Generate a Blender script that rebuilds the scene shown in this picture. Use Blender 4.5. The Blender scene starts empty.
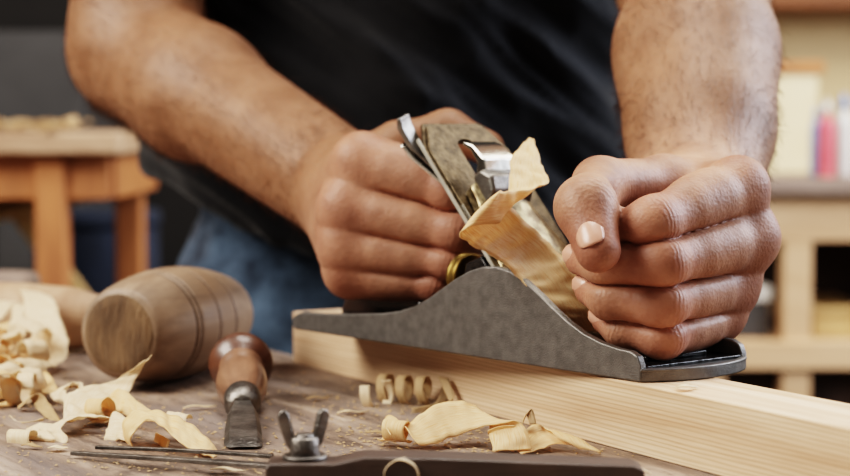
import bpy, bmesh, math, random
import numpy as np
from mathutils import Vector, Matrix, noise
random.seed(7); rng = np.random.default_rng(7)
C = bpy.context.scene.collection
PI = math.pi
# ------------------------------------------------------------------ camera
T = 0.85            # bench top height
SOLE = 0.879        # top of the board
CAMZ = 0.984
FPX = 1784.0
PITCH = math.atan(113/FPX)
cam_d = bpy.data.cameras.new('camera'); cam = bpy.data.objects.new('camera', cam_d); C.objects.link(cam)
cam.location = (0, 0, CAMZ); cam.rotation_euler = (PI/2-PITCH, 0, 0)
cam_d.sensor_width = 36; cam_d.lens = FPX*36/850; cam_d.clip_start = 0.05
cam_d.dof.use_dof = True; cam_d.dof.focus_distance = 0.735; cam_d.dof.aperture_fstop = 8.5
bpy.context.scene.camera = cam
def ray(px, py):
    u = (px-425)/FPX; v = (238-py)/FPX
    return Vector((u, math.cos(PITCH)+v*math.sin(PITCH), -math.sin(PITCH)+v*math.cos(PITCH)))
def at(px, py, d):
    r = ray(px, py); return Vector((0, 0, CAMZ)) + r*(d/r.y)
def onz(px, py, z):
    r = ray(px, py); return Vector((0, 0, CAMZ)) + r*((z-CAMZ)/r.z)

# ------------------------------------------------------------------ materials
def lin(c):
    return tuple(((x/255)/12.92 if x/255 <= .04045 else ((x/255+.055)/1.055)**2.4) for x in c) + (1,)
def new_mat(name):
    m = bpy.data.materials.new(name); m.use_nodes = True
    nt = m.node_tree; b = nt.nodes['Principled BSDF']
    return m, nt, b
def N(nt, t, **kw):
    n = nt.nodes.new(t)
    for k, v in kw.items():
        if k in n.inputs: n.inputs[k].default_value = v
        else: setattr(n, k, v)
    return n
def ramp(nt, stops):
    r = nt.nodes.new('ShaderNodeValToRGB')
    el = r.color_ramp.elements
    while len(el) < len(stops): el.new(.5)
    for e, (p, c) in zip(el, stops): e.position = p; e.color = c
    return r
def mat_noise(name, c1, c2, scale=40, rough=.6, metal=0, stretch=(1,1,1), bump=.2, bscale=300, detail=6, lo=.35, hi=.65, spec=.5, rough2=None, dist=0.0, bdist=.001, coat=0, sss=0, trans=0):
    m, nt, b = new_mat(name)
    tc = N(nt, 'ShaderNodeTexCoord'); mp = N(nt, 'ShaderNodeMapping'); mp.inputs['Scale'].default_value = stretch
    nt.links.new(tc.outputs['Object'], mp.inputs['Vector'])
    n = N(nt, 'ShaderNodeTexNoise', Scale=scale, Detail=detail, Distortion=dist, Roughness=.6)
    nt.links.new(mp.outputs[0], n.inputs['Vector'])
    r = ramp(nt, [(lo, c1), (hi, c2)]); nt.links.new(n.outputs['Fac'], r.inputs['Fac'])
    nt.links.new(r.outputs[0], b.inputs['Base Color'])
    b.inputs['Roughness'].default_value = rough; b.inputs['Metallic'].default_value = metal
    b.inputs['Specular IOR Level'].default_value = spec
    if coat: b.inputs['Coat Weight'].default_value = coat; b.inputs['Coat Roughness'].default_value = .15
    if rough2 is not None:
        rr = N(nt, 'ShaderNodeMapRange'); rr.inputs['To Min'].default_value = rough; rr.inputs['To Max'].default_value = rough2
        nt.links.new(n.outputs['Fac'], rr.inputs['Value']); nt.links.new(rr.outputs[0], b.inputs['Roughness'])
    if bump:
        n2 = N(nt, 'ShaderNodeTexNoise', Scale=bscale, Detail=4); nt.links.new(mp.outputs[0], n2.inputs['Vector'])
        bp = N(nt, 'ShaderNodeBump', Strength=bump, Distance=bdist); nt.links.new(n2.outputs['Fac'], bp.inputs['Height'])
        nt.links.new(bp.outputs[0], b.inputs['Normal'])
    return m
def mat_wood(name, dark, light, axis=0, grain=60, long=.05, rough=.6, bump=.25, rings=0, coat=0, blot=None, bdist=.0006):
    """grain runs along `axis` of object space"""
    m, nt, b = new_mat(name)
    tc = N(nt, 'ShaderNodeTexCoord'); mp = N(nt, 'ShaderNodeMapping')
    s = [1, 1, 1]; s[axis] = long; mp.inputs['Scale'].default_value = s
    nt.links.new(tc.outputs['Object'], mp.inputs['Vector'])
    n = N(nt, 'ShaderNodeTexNoise', Scale=grain, Detail=8, Roughness=.65, Distortion=.6)
    nt.links.new(mp.outputs[0], n.inputs['Vector'])
    r = ramp(nt, [(.3, dark), (.68, light)]); nt.links.new(n.outputs['Fac'], r.inputs['Fac'])
    col = r.outputs[0]
    if rings:
        w = N(nt, 'ShaderNodeTexWave', Scale=rings, Distortion=5.0, Detail=3); w.bands_direction = 'Z'
        w.inputs['Detail Scale'].default_value = 1.2
        nt.links.new(mp.outputs[0], w.inputs['Vector'])
        mx = N(nt, 'ShaderNodeMix', data_type='RGBA', blend_type='MULTIPLY'); mx.inputs[0].default_value = .55
        r2 = ramp(nt, [(0, (.62,.52,.40,1)), (.6, (1,1,1,1))]); nt.links.new(w.outputs['Fac'], r2.inputs['Fac'])
        nt.links.new(col, mx.inputs[6]); nt.links.new(r2.outputs[0], mx.inputs[7]); col = mx.outputs[2]
    if blot:
        n3 = N(nt, 'ShaderNodeTexNoise', Scale=blot[0], Detail=5); nt.links.new(tc.outputs['Object'], n3.inputs['Vector'])
        r3 = ramp(nt, [(.38, (0,0,0,1)), (.62, (1,1,1,1))]); nt.links.new(n3.outputs['Fac'], r3.inputs['Fac'])
        mx = N(nt, 'ShaderNodeMix', data_type='RGBA'); nt.links.new(r3.outputs[0], mx.inputs[0])
        nt.links.new(col, mx.inputs[6]); mx.inputs[7].default_value = blot[1]; col = mx.outputs[2]
    nt.links.new(col, b.inputs['Base Color'])
    b.inputs['Roughness'].default_value = rough
    if coat: b.inputs['Coat Weight'].default_value = coat; b.inputs['Coat Roughness'].default_value = .12
    n2 = N(nt, 'ShaderNodeTexNoise', Scale=grain*5, Detail=4); nt.links.new(mp.outputs[0], n2.inputs['Vector'])
    bp = N(nt, 'ShaderNodeBump', Strength=bump, Distance=bdist); nt.links.new(n2.outputs['Fac'], bp.inputs['Height'])
    nt.links.new(bp.outputs[0], b.inputs['Normal'])
    return m
M = {}
M['board'] = mat_wood('pale_pine', lin((198,158,124)), lin((234,204,172)), 0, 110, .045, .55, .35, rings=170)
M['bench'] = mat_wood('worn_bench_wood', lin((104,84,72)), lin((176,152,134)), 0, 30, .12, .62, .9, blot=(9, lin((140,124,116))), bdist=.0015)
M['orange_wood'] = mat_wood('orange_wood', lin((140,84,50)), lin((190,124,76)), 2, 20, .2, .6, .1)
M['old_board'] = mat_wood('old_board', lin((170,135,85)), lin((205,172,118)), 0, 20, .2, .6, .1)
M['mallet'] = mat_wood('mallet_wood', lin((104,84,68)), lin((166,142,120)), 2, 90, .07, .5, .3, blot=(16, lin((134,108,86))))
M['mallet_end'] = mat_noise('mallet_end_grain', lin((70,52,38)), lin((132,104,76)), 70, .85, bump=.8, bscale=400, detail=12, stretch=(1,.35,1), lo=.3, hi=.7)
M['groove'] = mat_noise('dark_groove', lin((62,44,32)), lin((82,60,44)), 60, .8)
M['chisel_wood'] = mat_wood('handle_wood', lin((88,60,46)), lin((152,114,90)), 2, 70, .12, .35, .15, coat=.35)
M['chisel_dark'] = mat_wood('handle_dark_wood', lin((58,34,24)), lin((104,66,48)), 2, 60, .2, .38, .15, coat=.2)
M['steel'] = mat_noise('worn_steel', lin((92,88,84)), lin((150,146,140)), 60, .38, 1, bump=.3, bscale=700)
M['bright'] = mat_noise('polished_steel', lin((190,186,176)), lin((225,222,214)), 40, .2, 1, bump=.05)
M['edge'] = mat_noise('painted_edge_highlight', lin((176,172,160)), lin((206,202,190)), 90, .3, .35, bump=.1)  # pale, barely metallic steel colour that paints the blade's edge highlight
M['darksteel'] = mat_noise('dark_steel', lin((84,80,77)), lin((138,132,126)), 80, .42, 1, bump=.5, bscale=600)
M['cast'] = mat_noise('cast_iron', lin((92,89,86)), lin((126,122,118)), 160, .46, .7, bump=.28, bscale=1400, lo=.25, hi=.75)
M['iron'] = mat_noise('stained_iron', lin((66,55,42)), lin((112,97,76)), 260, .36, .9, bump=.4, bscale=500, detail=10, rough2=.55)
M['capiron'] = mat_noise('stained_lever_cap', lin((74,60,42)), lin((150,136,106)), 160, .34, .9, bump=.3, bscale=500, detail=10, lo=.4, hi=.6)
M['japan'] = mat_noise('black_japanning', lin((16,15,15)), lin((30,28,27)), 60, .22, 0, bump=.3, bscale=250, bdist=.002)
M['rust'] = mat_noise('rusty_brown', lin((86,50,30)), lin((124,80,52)), 80, .6)
M['brass'] = mat_noise('brass', lin((112,88,46)), lin((156,130,78)), 80, .42, 1, bump=.1)
M['tote'] = mat_wood('dark_tote', lin((24,18,16)), lin((52,36,30)), 2, 60, .2, .25, .1, coat=.6)
M['gauge'] = mat_wood('dark_gauge_wood', lin((30,23,20)), lin((94,77,68)), 0, 60, .12, .42, .7, blot=(60, lin((70,58,52))), bdist=.001)
M['rod'] = mat_wood('grey_wood', lin((96,78,68)), lin((156,136,124)), 0, 30, .2, .6, .2)
M['billet'] = mat_wood('tan_wood', lin((140,104,76)), lin((196,164,134)), 0, 30, .2, .6, .2)
M['bgwood'] = mat_wood('light_ply', lin((190,150,112)), lin((218,182,144)), 0, 12, .2, .6, .1)
M['bgdark'] = mat_noise('dark_brown', lin((44,30,22)), lin((64,44,32)), 5, .8)
M['wallL'] = mat_noise('dark_wall', lin((26,24,23)), lin((40,36,34)), 3, .9)
M['wallR'] = mat_noise('cream_wall', lin((192,166,128)), lin((206,182,144)), 3, .9)
M['floor'] = mat_wood('dark_floor', lin((40,30,24)), lin((66,50,40)), 0, 8, .2, .7, .2)
M['greybox'] = mat_noise('dark_grey_paint', lin((54,52,52)), lin((66,64,64)), 6, .6)
M['yellow'] = mat_noise('pale_yellow_panel', lin((232,208,160)), lin((246,228,188)), 4, .7)
M['beam'] = mat_wood('red_brown_beam', lin((104,62,34)), lin((134,82,46)), 0, 10, .2, .6, .1)
M['pink'] = mat_noise('pink_plastic', lin((222,92,104)), lin((236,116,124)), 20, .4)
M['blue'] = mat_noise('blue_plastic', lin((96,140,196)), lin((120,164,214)), 20, .4)
M['white'] = mat_noise('white_plastic', lin((222,220,216)), lin((236,234,230)), 20, .5)
M['navy'] = mat_noise('navy_cloth', lin((22,28,42)), lin((34,42,60)), 20, .9)

def mat_shaving(name, a, b_):
    m, nt, b = new_mat(name)
    uv = N(nt, 'ShaderNodeUVMap'); mp = N(nt, 'ShaderNodeMapping'); mp.inputs['Scale'].default_value = (2.0, 26, 1)
    nt.links.new(uv.outputs[0], mp.inputs['Vector'])
    n = N(nt, 'ShaderNodeTexNoise', Scale=2.2, Detail=5, Distortion=.3); nt.links.new(mp.outputs[0], n.inputs['Vector'])
    r = ramp(nt, [(.32, a), (.62, b_)]); nt.links.new(n.outputs['Fac'], r.inputs['Fac'])
    nt.links.new(r.outputs[0], b.inputs['Base Color']); b.inputs['Roughness'].default_value = .5
    bp = N(nt, 'ShaderNodeBump', Strength=.5, Distance=.0006); nt.links.new(n.outputs['Fac'], bp.inputs['Height'])
    nt.links.new(bp.outputs[0], b.inputs['Normal'])
    tl = N(nt, 'ShaderNodeBsdfTranslucent'); nt.links.new(r.outputs[0], tl.inputs['Color'])
    mx = N(nt, 'ShaderNodeMixShader', Fac=.35); out = nt.nodes['Material Output']
    nt.links.new(b.outputs[0], mx.inputs[1]); nt.links.new(tl.outputs[0], mx.inputs[2]); nt.links.new(mx.outputs[0], out.inputs[0])
    return m
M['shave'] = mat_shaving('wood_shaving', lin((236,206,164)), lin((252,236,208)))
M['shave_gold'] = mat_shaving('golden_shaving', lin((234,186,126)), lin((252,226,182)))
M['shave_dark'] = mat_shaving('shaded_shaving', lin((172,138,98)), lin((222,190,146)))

def mat_bench():
    m, nt, b = new_mat('weathered_bench_top')
    tc = N(nt, 'ShaderNodeTexCoord')
    def nz(scale, stretch, detail=8, dist=0., rough=.65):
        mp = N(nt, 'ShaderNodeMapping'); mp.inputs['Scale'].default_value = stretch; nt.links.new(tc.outputs['Object'], mp.inputs['Vector'])
        n = N(nt, 'ShaderNodeTexNoise', Scale=scale, Detail=detail, Distortion=dist, Roughness=rough); nt.links.new(mp.outputs[0], n.inputs['Vector']); return n
    g = nz(55, (.12,1,1), 10, .8); r = ramp(nt, [(.30, lin((70,56,48))), (.50, lin((128,108,94))), (.70, lin((184,164,148)))]); nt.links.new(g.outputs['Fac'], r.inputs['Fac'])
    col = r.outputs[0]
    def mix(fac_n, stops, color, mode='MIX', amt=1):
        nonlocal col
        rr = ramp(nt, stops); nt.links.new(fac_n.outputs['Fac'], rr.inputs['Fac'])
        mu = N(nt, 'ShaderNodeMath', operation='MULTIPLY'); mu.inputs[1].default_value = amt; nt.links.new(rr.outputs[0], mu.inputs[0])
        mx = N(nt, 'ShaderNodeMix', data_type='RGBA', blend_type=mode); nt.links.new(mu.outputs[0], mx.inputs[0]); nt.links.new(col, mx.inputs[6]); mx.inputs[7].default_value = color; col = mx.outputs[2]
    K, Wt = (0,0,0,1), (1,1,1,1)
    mix(nz(14, (.5,1,1), 7, .5), [(.50, K), (.62, Wt)], lin((120,108,104)), amt=.75)
    mix(nz(20, (.3,1,1), 9, 1.2), [(.56, K), (.66, Wt)], lin((62,46,38)), amt=.75)
    mix(nz(230, (.25,1,1), 6), [(.58, K), (.66, Wt)], lin((58,42,34)), amt=.7)
    mix(nz(420, (1,1,1), 4), [(.64, K), (.70, Wt)], lin((206,176,136)), amt=.7)
    nt.links.new(col, b.inputs['Base Color']); b.inputs['Roughness'].default_value = .55
    n1 = nz(180, (.15,1,1), 8, .5); bp = N(nt, 'ShaderNodeBump', Strength=.9, Distance=.0016); nt.links.new(n1.outputs['Fac'], bp.inputs['Height'])
    n2 = nz(700, (1,1,1), 4); bq = N(nt, 'ShaderNodeBump', Strength=.5, Distance=.0008); nt.links.new(n2.outputs['Fac'], bq.inputs['Height']); nt.links.new(bp.outputs[0], bq.inputs['Normal'])
    nt.links.new(bq.outputs[0], b.inputs['Normal']); return m
M['bench'] = mat_bench()
# skin -------------------------------------------------------------
def mat_skin():
    m, nt, b = new_mat('skin')
    tc = N(nt, 'ShaderNodeTexCoord')
    n = N(nt, 'ShaderNodeTexNoise', Scale=45, Detail=6, Roughness=.6); nt.links.new(tc.outputs['Object'], n.inputs['Vector'])
    r = ramp(nt, [(.28, lin((126,87,68))), (.72, lin((186,141,115)))]); nt.links.new(n.outputs['Fac'], r.inputs['Fac'])
    at_ = N(nt, 'ShaderNodeAttribute', attribute_name='redness')
    mx = N(nt, 'ShaderNodeMix', data_type='RGBA'); nt.links.new(at_.outputs['Fac'], mx.inputs[0])
    nt.links.new(r.outputs[0], mx.inputs[6]); mx.inputs[7].default_value = lin((158,90,74))
    fa = N(nt, 'ShaderNodeAttribute', attribute_name='forearm'); mf = N(nt, 'ShaderNodeMix', data_type='RGBA'); nt.links.new(fa.outputs['Fac'], mf.inputs[0])
    nt.links.new(mx.outputs[2], mf.inputs[6]); mf.inputs[7].default_value = lin((118,80,52)); mx = mf
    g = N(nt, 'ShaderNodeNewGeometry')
    pr = ramp(nt, [(.43, (.48,.30,.25,1)), (.49, (1,1,1,1))]); nt.links.new(g.outputs['Pointiness'], pr.inputs['Fac'])  # crease shade multiplied into the skin colour by pointiness
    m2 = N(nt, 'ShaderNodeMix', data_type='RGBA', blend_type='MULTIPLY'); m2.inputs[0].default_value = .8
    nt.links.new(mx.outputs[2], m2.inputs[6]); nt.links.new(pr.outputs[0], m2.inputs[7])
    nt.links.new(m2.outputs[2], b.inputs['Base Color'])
    b.inputs['Roughness'].default_value = .52; b.inputs['Specular IOR Level'].default_value = .38
    b.inputs['Subsurface Weight'].default_value = .12; b.inputs['Subsurface Radius'].default_value = (.006,.002,.001)
    b.inputs['Subsurface Scale'].default_value = .6
    v = N(nt, 'ShaderNodeTexVoronoi', Scale=650); nt.links.new(tc.outputs['Object'], v.inputs['Vector'])
    n2 = N(nt, 'ShaderNodeTexNoise', Scale=260, Detail=5, Distortion=.8); nt.links.new(tc.outputs['Object'], n2.inputs['Vector'])
    ad = N(nt, 'ShaderNodeMath', operation='MULTIPLY_ADD'); ad.inputs[1].default_value = .35
    nt.links.new(v.outputs['Distance'], ad.inputs[0]); nt.links.new(n2.outputs['Fac'], ad.inputs[2])
    bp = N(nt, 'ShaderNodeBump', Strength=.5, Distance=.00062); nt.links.new(ad.outputs[0], bp.inputs['Height'])
    wp = N(nt, 'ShaderNodeAttribute', attribute_name='wrinkle_phase'); wa = N(nt, 'ShaderNodeAttribute', attribute_name='wrinkle_amount')
    nw = N(nt, 'ShaderNodeTexNoise', Scale=110, Detail=2); nt.links.new(tc.outputs['Object'], nw.inputs['Vector'])
    s1 = N(nt, 'ShaderNodeMath', operation='MULTIPLY'); s1.inputs[1].default_value = 2600; nt.links.new(wp.outputs['Fac'], s1.inputs[0])
    s2 = N(nt, 'ShaderNodeMath', operation='MULTIPLY_ADD'); s2.inputs[1].default_value = 16; nt.links.new(nw.outputs['Fac'], s2.inputs[0]); nt.links.new(s1.outputs[0], s2.inputs[2])
    s3 = N(nt, 'ShaderNodeMath', operation='SINE'); nt.links.new(s2.outputs[0], s3.inputs[0])
    s4 = N(nt, 'ShaderNodeMath', operation='MULTIPLY'); nt.links.new(s3.outputs[0], s4.inputs[0]); nt.links.new(wa.outputs['Fac'], s4.inputs[1])
    bq = N(nt, 'ShaderNodeBump', Strength=.45, Distance=.00015); nt.links.new(s4.outputs[0], bq.inputs['Height']); nt.links.new(bp.outputs[0], bq.inputs['Normal'])
    nt.links.new(bq.outputs[0], b.inputs['Normal'])
    return m
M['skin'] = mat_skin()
M['nail'] = mat_noise('fingernail', lin((196,142,120)), lin((212,162,140)), 60, .3, bump=.05)
M['hair'] = mat_noise('brown_hair', lin((48,30,20)), lin((70,46,30)), 60, .5, bump=0)
M['armhair'] = mat_noise('arm_hair', lin((62,38,22)), lin((90,58,36)), 60, .5, bump=0)
def mat_cloth(name, a, b_, rough, wscale, bump, sheen=.3, blot=None):
    m, nt, b = new_mat(name)
    tc = N(nt, 'ShaderNodeTexCoord')
    n = N(nt, 'ShaderNodeTexNoise', Scale=14, Detail=7, Roughness=.7); nt.links.new(tc.outputs['Object'], n.inputs['Vector'])
    r = ramp(nt, [(.35, a), (.7, b_)]); nt.links.new(n.outputs['Fac'], r.inputs['Fac']); nt.links.new(r.outputs[0], b.inputs['Base Color'])
    b.inputs['Roughness'].default_value = rough; b.inputs['Sheen Weight'].default_value = sheen
    b.inputs['Specular IOR Level'].default_value = .2
    w = N(nt, 'ShaderNodeTexNoise', Scale=wscale, Detail=3); nt.links.new(tc.outputs['Object'], w.inputs['Vector'])
    bp = N(nt, 'ShaderNodeBump', Strength=bump, Distance=.001); nt.links.new(w.outputs['Fac'], bp.inputs['Height'])
    nt.links.new(bp.outputs[0], b.inputs['Normal'])
    return m
M['shirt'] = mat_cloth('black_cotton', lin((15,15,18)), lin((25,25,28)), .9, 500, .3, .15)
M['denim'] = mat_cloth('blue_denim', lin((26,35,50)), lin((98,120,144)), .9, 400, .5)
M['shoe'] = mat_noise('brown_leather', lin((60,40,28)), lin((80,56,40)), 20, .5)

# ------------------------------------------------------------------ helpers
def tag(o, label=None, cat=None, group=None, kind=None):
    if label: o['label'] = label
    if cat: o['category'] = cat
    if group: o['group'] = group
    if kind: o['kind'] = kind
    return o
def empty(name, loc=(0,0,0), rot=None):
    o = bpy.data.objects.new(name, None); C.objects.link(o); o.empty_display_size = .05
    o.location = loc
    if rot is not None: o.rotation_euler = rot
    return o
def frame_empty(name, loc, xdir, zdir=(0,0,1)):
    x = Vector(xdir).normalized(); z = Vector(zdir); z = (z - x*z.dot(x)).normalized(); y = z.cross(x)
    o = empty(name, loc); o.rotation_mode = 'QUATERNION'
    m = Matrix((x, y, z)).transposed(); o.rotation_quaternion = m.to_quaternion(); return o
def add(name, me, mat, parent=None, smooth=True, recenter=False):
    o = bpy.data.objects.new(name, me); C.objects.link(o)
    if mat is not None: me.materials.append(mat)
    if smooth: me.polygons.foreach_set('use_smooth', [True]*len(me.polygons))
    if recenter:
        vs = np.array([v.co[:] for v in me.vertices]); c = (vs.min(0)+vs.max(0))/2; c[2] = vs[:,2].min()
        me.transform(Matrix.Translation(-Vector(c))); o.location = c
    if parent: o.parent = parent
    me.update(); return o
def bm_obj(name, bm, mat, parent=None, smooth=False, recenter=False, bevel=0, segs=2, auto=None):
    me = bpy.data.meshes.new(name); bmesh.ops.recalc_face_normals(bm, faces=bm.faces); bm.to_mesh(me); bm.free()
    o = add(name, me, mat, parent, smooth or bool(bevel), recenter)
    if bevel:
        b = o.modifiers.new('bevel', 'BEVEL'); b.width = bevel; b.segments = segs; b.limit_method = 'ANGLE'; b.angle_limit = .6
        b.harden_normals = True
    return o
def box(bm, x0, x1, y0, y1, z0, z1, mtx=None):
    vs = [bm.verts.new((x, y, z)) for x in (x0, x1) for y in (y0, y1) for z in (z0, z1)]
    for f in ((0,1,3,2),(4,6,7,5),(0,4,5,1),(2,3,7,6),(0,2,6,4),(1,5,7,3)): bm.faces.new([vs[i] for i in f])
    if mtx is not None: bmesh.ops.transform(bm, matrix=mtx, verts=vs)
    return vs
def boxo(name, dims, mat, parent=None, bevel=.001, **k):
    bm = bmesh.new(); box(bm, *dims); return bm_obj(name, bm, mat, parent, bevel=bevel, **k)
def prism(bm, pts, a, b, axis='y'):
    """outline pts (u,v) extruded; axis y: (u,a..b,v); axis z: (u,v,a..b)"""
    f = (lambda u, v, w: (u, w, v)) if axis == 'y' else ((lambda u, v, w: (u, v, w)) if axis == 'z' else (lambda u, v, w: (w, u, v)))
    A = [bm.verts.new(f(u, v, a)) for u, v in pts]; B = [bm.verts.new(f(u, v, b)) for u, v in pts]
    n = len(pts); bm.faces.new(A); bm.faces.new(B[::-1])
    for i in range(n): bm.faces.new((A[i], A[(i+1)%n], B[(i+1)%n], B[i]))
def catmull(pts, n):
    P = [Vector(p) for p in pts]; P = [P[0]*2-P[1]] + P + [P[-1]*2-P[-2]]; out = []
    for i in range(1, len(P)-2):
        for j in range(n):
            t = j/n; a, b, c, d = P[i-1:i+3]
            out.append(.5*((2*b)+(c-a)*t+(2*a-5*b+4*c-d)*t*t+(3*b-a-3*c+d)*t**3))
    out.append(P[-2].copy()); return out
def lathe(prof, segs=48, cap=True):
    """prof list (r,z) about z"""
    bm = bmesh.new(); rings = []
    for r, z in prof:
        rings.append([bm.verts.new((r*math.cos(2*PI*k/segs), r*math.sin(2*PI*k/segs), z)) for k in range(segs)])
    for a, b in zip(rings, rings[1:]):
        for k in range(segs): bm.faces.new((a[k], a[(k+1)%segs], b[(k+1)%segs], b[k]))
    if cap: bm.faces.new(rings[0][::-1]); bm.faces.new(rings[-1])
    return bm
def tube(bm, pts, rad, segs=10):
    pts = [Vector(p) for p in pts]; rings = []
    up = Vector((0.01, .02, 1))
    for i, p in enumerate(pts):
        t = (pts[min(i+1, len(pts)-1)] - pts[max(i-1, 0)]).normalized()
        s = t.cross(up).normalized() if abs(t.dot(up.normalized())) < .98 else t.cross(Vector((1,0,0))).normalized()
        u = s.cross(t); r = rad[i] if hasattr(rad, '__len__') else rad
        rings.append([bm.verts.new(p + s*r*math.cos(2*PI*k/segs) + u*r*math.sin(2*PI*k/segs)) for k in range(segs)])
    for a, b in zip(rings, rings[1:]):
        for k in range(segs): bm.faces.new((a[k], a[(k+1)%segs], b[(k+1)%segs], b[k]))
    bm.faces.new(rings[0][::-1]); bm.faces.new(rings[-1])

# ------------------------------------------------------------------ signed distance body builder
class Grid:
    def __init__(s, xs, ys, zs):
        s.ax = [np.asarray(a, np.float32) for a in (xs, ys, zs)]
        s.shape = tuple(len(a) for a in s.ax)
    def field(s): return np.full(s.shape, .05, np.float32)
    def sub(s, lo, hi):
        sl = []
        for a, l, h in zip(s.ax, lo, hi):
            i0 = max(int(np.searchsorted(a, l))-1, 0); i1 = min(int(np.searchsorted(a, h))+1, len(a)); sl.append(slice(i0, max(i1, i0+1)))
        return tuple(sl)
def smin(a, b, k):
    if k <= 0: return np.minimum(a, b)
    h = np.maximum(k-np.abs(a-b), 0)/k
    return np.minimum(a, b)-h*h*k*.25
def cone(g, F, a, b, ra, rb, k=.005, flat=None):
    a = np.array(a, np.float32); b = np.array(b, np.float32); R = max(ra, rb)*(1 if flat is None else max(1, flat[1]))+k+.012
    sl = g.sub(np.minimum(a, b)-R, np.maximum(a, b)+R)
    X = g.ax[0][sl[0]][:,None,None]; Y = g.ax[1][sl[1]][None,:,None]; Z = g.ax[2][sl[2]][None,None,:]
    d = b-a; L = max(float(d@d), 1e-12)
    t = np.clip(((X-a[0])*d[0]+(Y-a[1])*d[1]+(Z-a[2])*d[2])/L, 0, 1)
    qx, qy, qz = X-(a[0]+t*d[0]), Y-(a[1]+t*d[1]), Z-(a[2]+t*d[2])
    if flat is not None:
        n = np.array(flat[0], np.float32); n /= np.linalg.norm(n); f = 1/flat[1]-1
        dn = (qx*n[0]+qy*n[1]+qz*n[2])*f; qx = qx+n[0]*dn; qy = qy+n[1]*dn; qz = qz+n[2]*dn
    v = np.sqrt(qx*qx+qy*qy+qz*qz)-(ra+(rb-ra)*t)
    F[sl] = smin(F[sl], v.astype(np.float32), k)
def surface_nets(g, F):
    S = F < 0
    c = [S[i:S.shape[0]-1+i, j:S.shape[1]-1+j, k:S.shape[2]-1+k] for i in (0,1) for j in (0,1) for k in (0,1)]
    anyv = c[0].copy(); allv = c[0].copy()
    for q in c[1:]: anyv |= q; allv &= q
    act = anyv & ~allv
    idx = np.argwhere(act); ids = np.full(act.shape, -1, np.int32); ids[act] = np.arange(len(idx))
    I, J, K = idx.T; acc = np.zeros((len(idx), 3)); cnt = np.zeros(len(idx))
    corners = [(i,j,k) for i in (0,1) for j in (0,1) for k in (0,1)]
    val = {cc: F[I+cc[0], J+cc[1], K+cc[2]] for cc in corners}
    pos = {cc: np.stack([g.ax[0][I+cc[0]], g.ax[1][J+cc[1]], g.ax[2][K+cc[2]]], 1) for cc in corners}
    for a in corners:
        for ax in range(3):
            if a[ax]: continue
            b = list(a); b[ax] = 1; b = tuple(b)
            va, vb = val[a], val[b]; m = (va < 0) != (vb < 0)
            t = np.where(m, va/np.where(m, va-vb, 1), 0)[:,None]
            acc += np.where(m[:,None], pos[a]*(1-t)+pos[b]*t, 0); cnt += m
    V = acc/cnt[:,None]; quads = []
    for ax in range(3):
        o = [x for x in range(3) if x != ax]
        sl0 = [slice(None)]*3; sl1 = [slice(None)]*3; sl0[ax] = slice(0, -1); sl1[ax] = slice(1, None)
        A, B = S[tuple(sl0)], S[tuple(sl1)]; e = np.argwhere(A != B)
        ok = (e[:,o[0]] > 0) & (e[:,o[1]] > 0) & (e[:,o[0]] < S.shape[o[0]]-1) & (e[:,o[1]] < S.shape[o[1]]-1); e = e[ok]
        ins = A[tuple(e.T)]
        q = []
        for du, dv in ((-1,-1),(0,-1),(0,0),(-1,0)):
            p = e.copy(); p[:,o[0]] += du; p[:,o[1]] += dv; q.append(ids[tuple(p.T)])
        q = np.stack(q, 1); flip = ins if ax != 1 else ~ins
        q = np.where(flip[:,None], q, q[:, ::-1]); quads.append(q)
    Q = np.concatenate(quads); Q = Q[(Q >= 0).all(1)]
    return V, Q
def mesh_from(name, V, Q):
    me = bpy.data.meshes.new(name); me.vertices.add(len(V)); me.vertices.foreach_set('co', V.astype(np.float32).ravel())
    n = len(Q); me.loops.add(n*4); me.polygons.add(n)
    me.loops.foreach_set('vertex_index', Q.astype(np.int32).ravel())
    me.polygons.foreach_set('loop_start', np.arange(0, n*4, 4, dtype=np.int32))
    me.update(calc_edges=True); me.validate(); return me
def smooth_mesh(V, Q, it=2, lam=.5):
    E = np.concatenate([Q[:, [0,1]], Q[:, [1,2]], Q[:, [2,3]], Q[:, [3,0]]])
    for _ in range(it):
        s = np.zeros_like(V); c = np.zeros(len(V))
        for a in range(3):
            s[:,a] = np.bincount(E[:,0], V[E[:,1],a], len(V))+np.bincount(E[:,1], V[E[:,0],a], len(V))
        c = np.bincount(E[:,0], minlength=len(V))+np.bincount(E[:,1], minlength=len(V))
        V = V*(1-lam)+s/np.maximum(c, 1)[:,None]*lam
    return V
def spaced(segs):
    out = []
    for a, b, st in segs:
        n = max(int(round((b-a)/st)), 1); out += list(np.linspace(a, b, n, endpoint=False))
    out.append(segs[-1][1]); return out

# ------------------------------------------------------------------ setting
def struct(name, dims, mat):
    o = boxo(name, dims, mat, bevel=0, recenter=True); o['kind'] = 'structure'; return o
struct('floor', (-2.6,2.6,-2.2,3.6,-.05,0), M['floor'])
struct('wall_back_left', (-2.6,.12,3.2,3.3,0,2.7), M['wallL'])
struct('wall_back_right', (.12,2.6,3.2,3.3,0,2.7), M['wallR'])
struct('wall_left', (-2.7,-2.6,-2.2,3.3,0,2.7), M['wallL'])
# ------------------------------------------------------------------ background furniture
o = boxo('trim_ceiling', (.12,2.6,3.1,3.2,1.185,1.36), M['beam'], bevel=.004, recenter=True); o['kind'] = 'structure'
o.name = 'trim_1'
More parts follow.
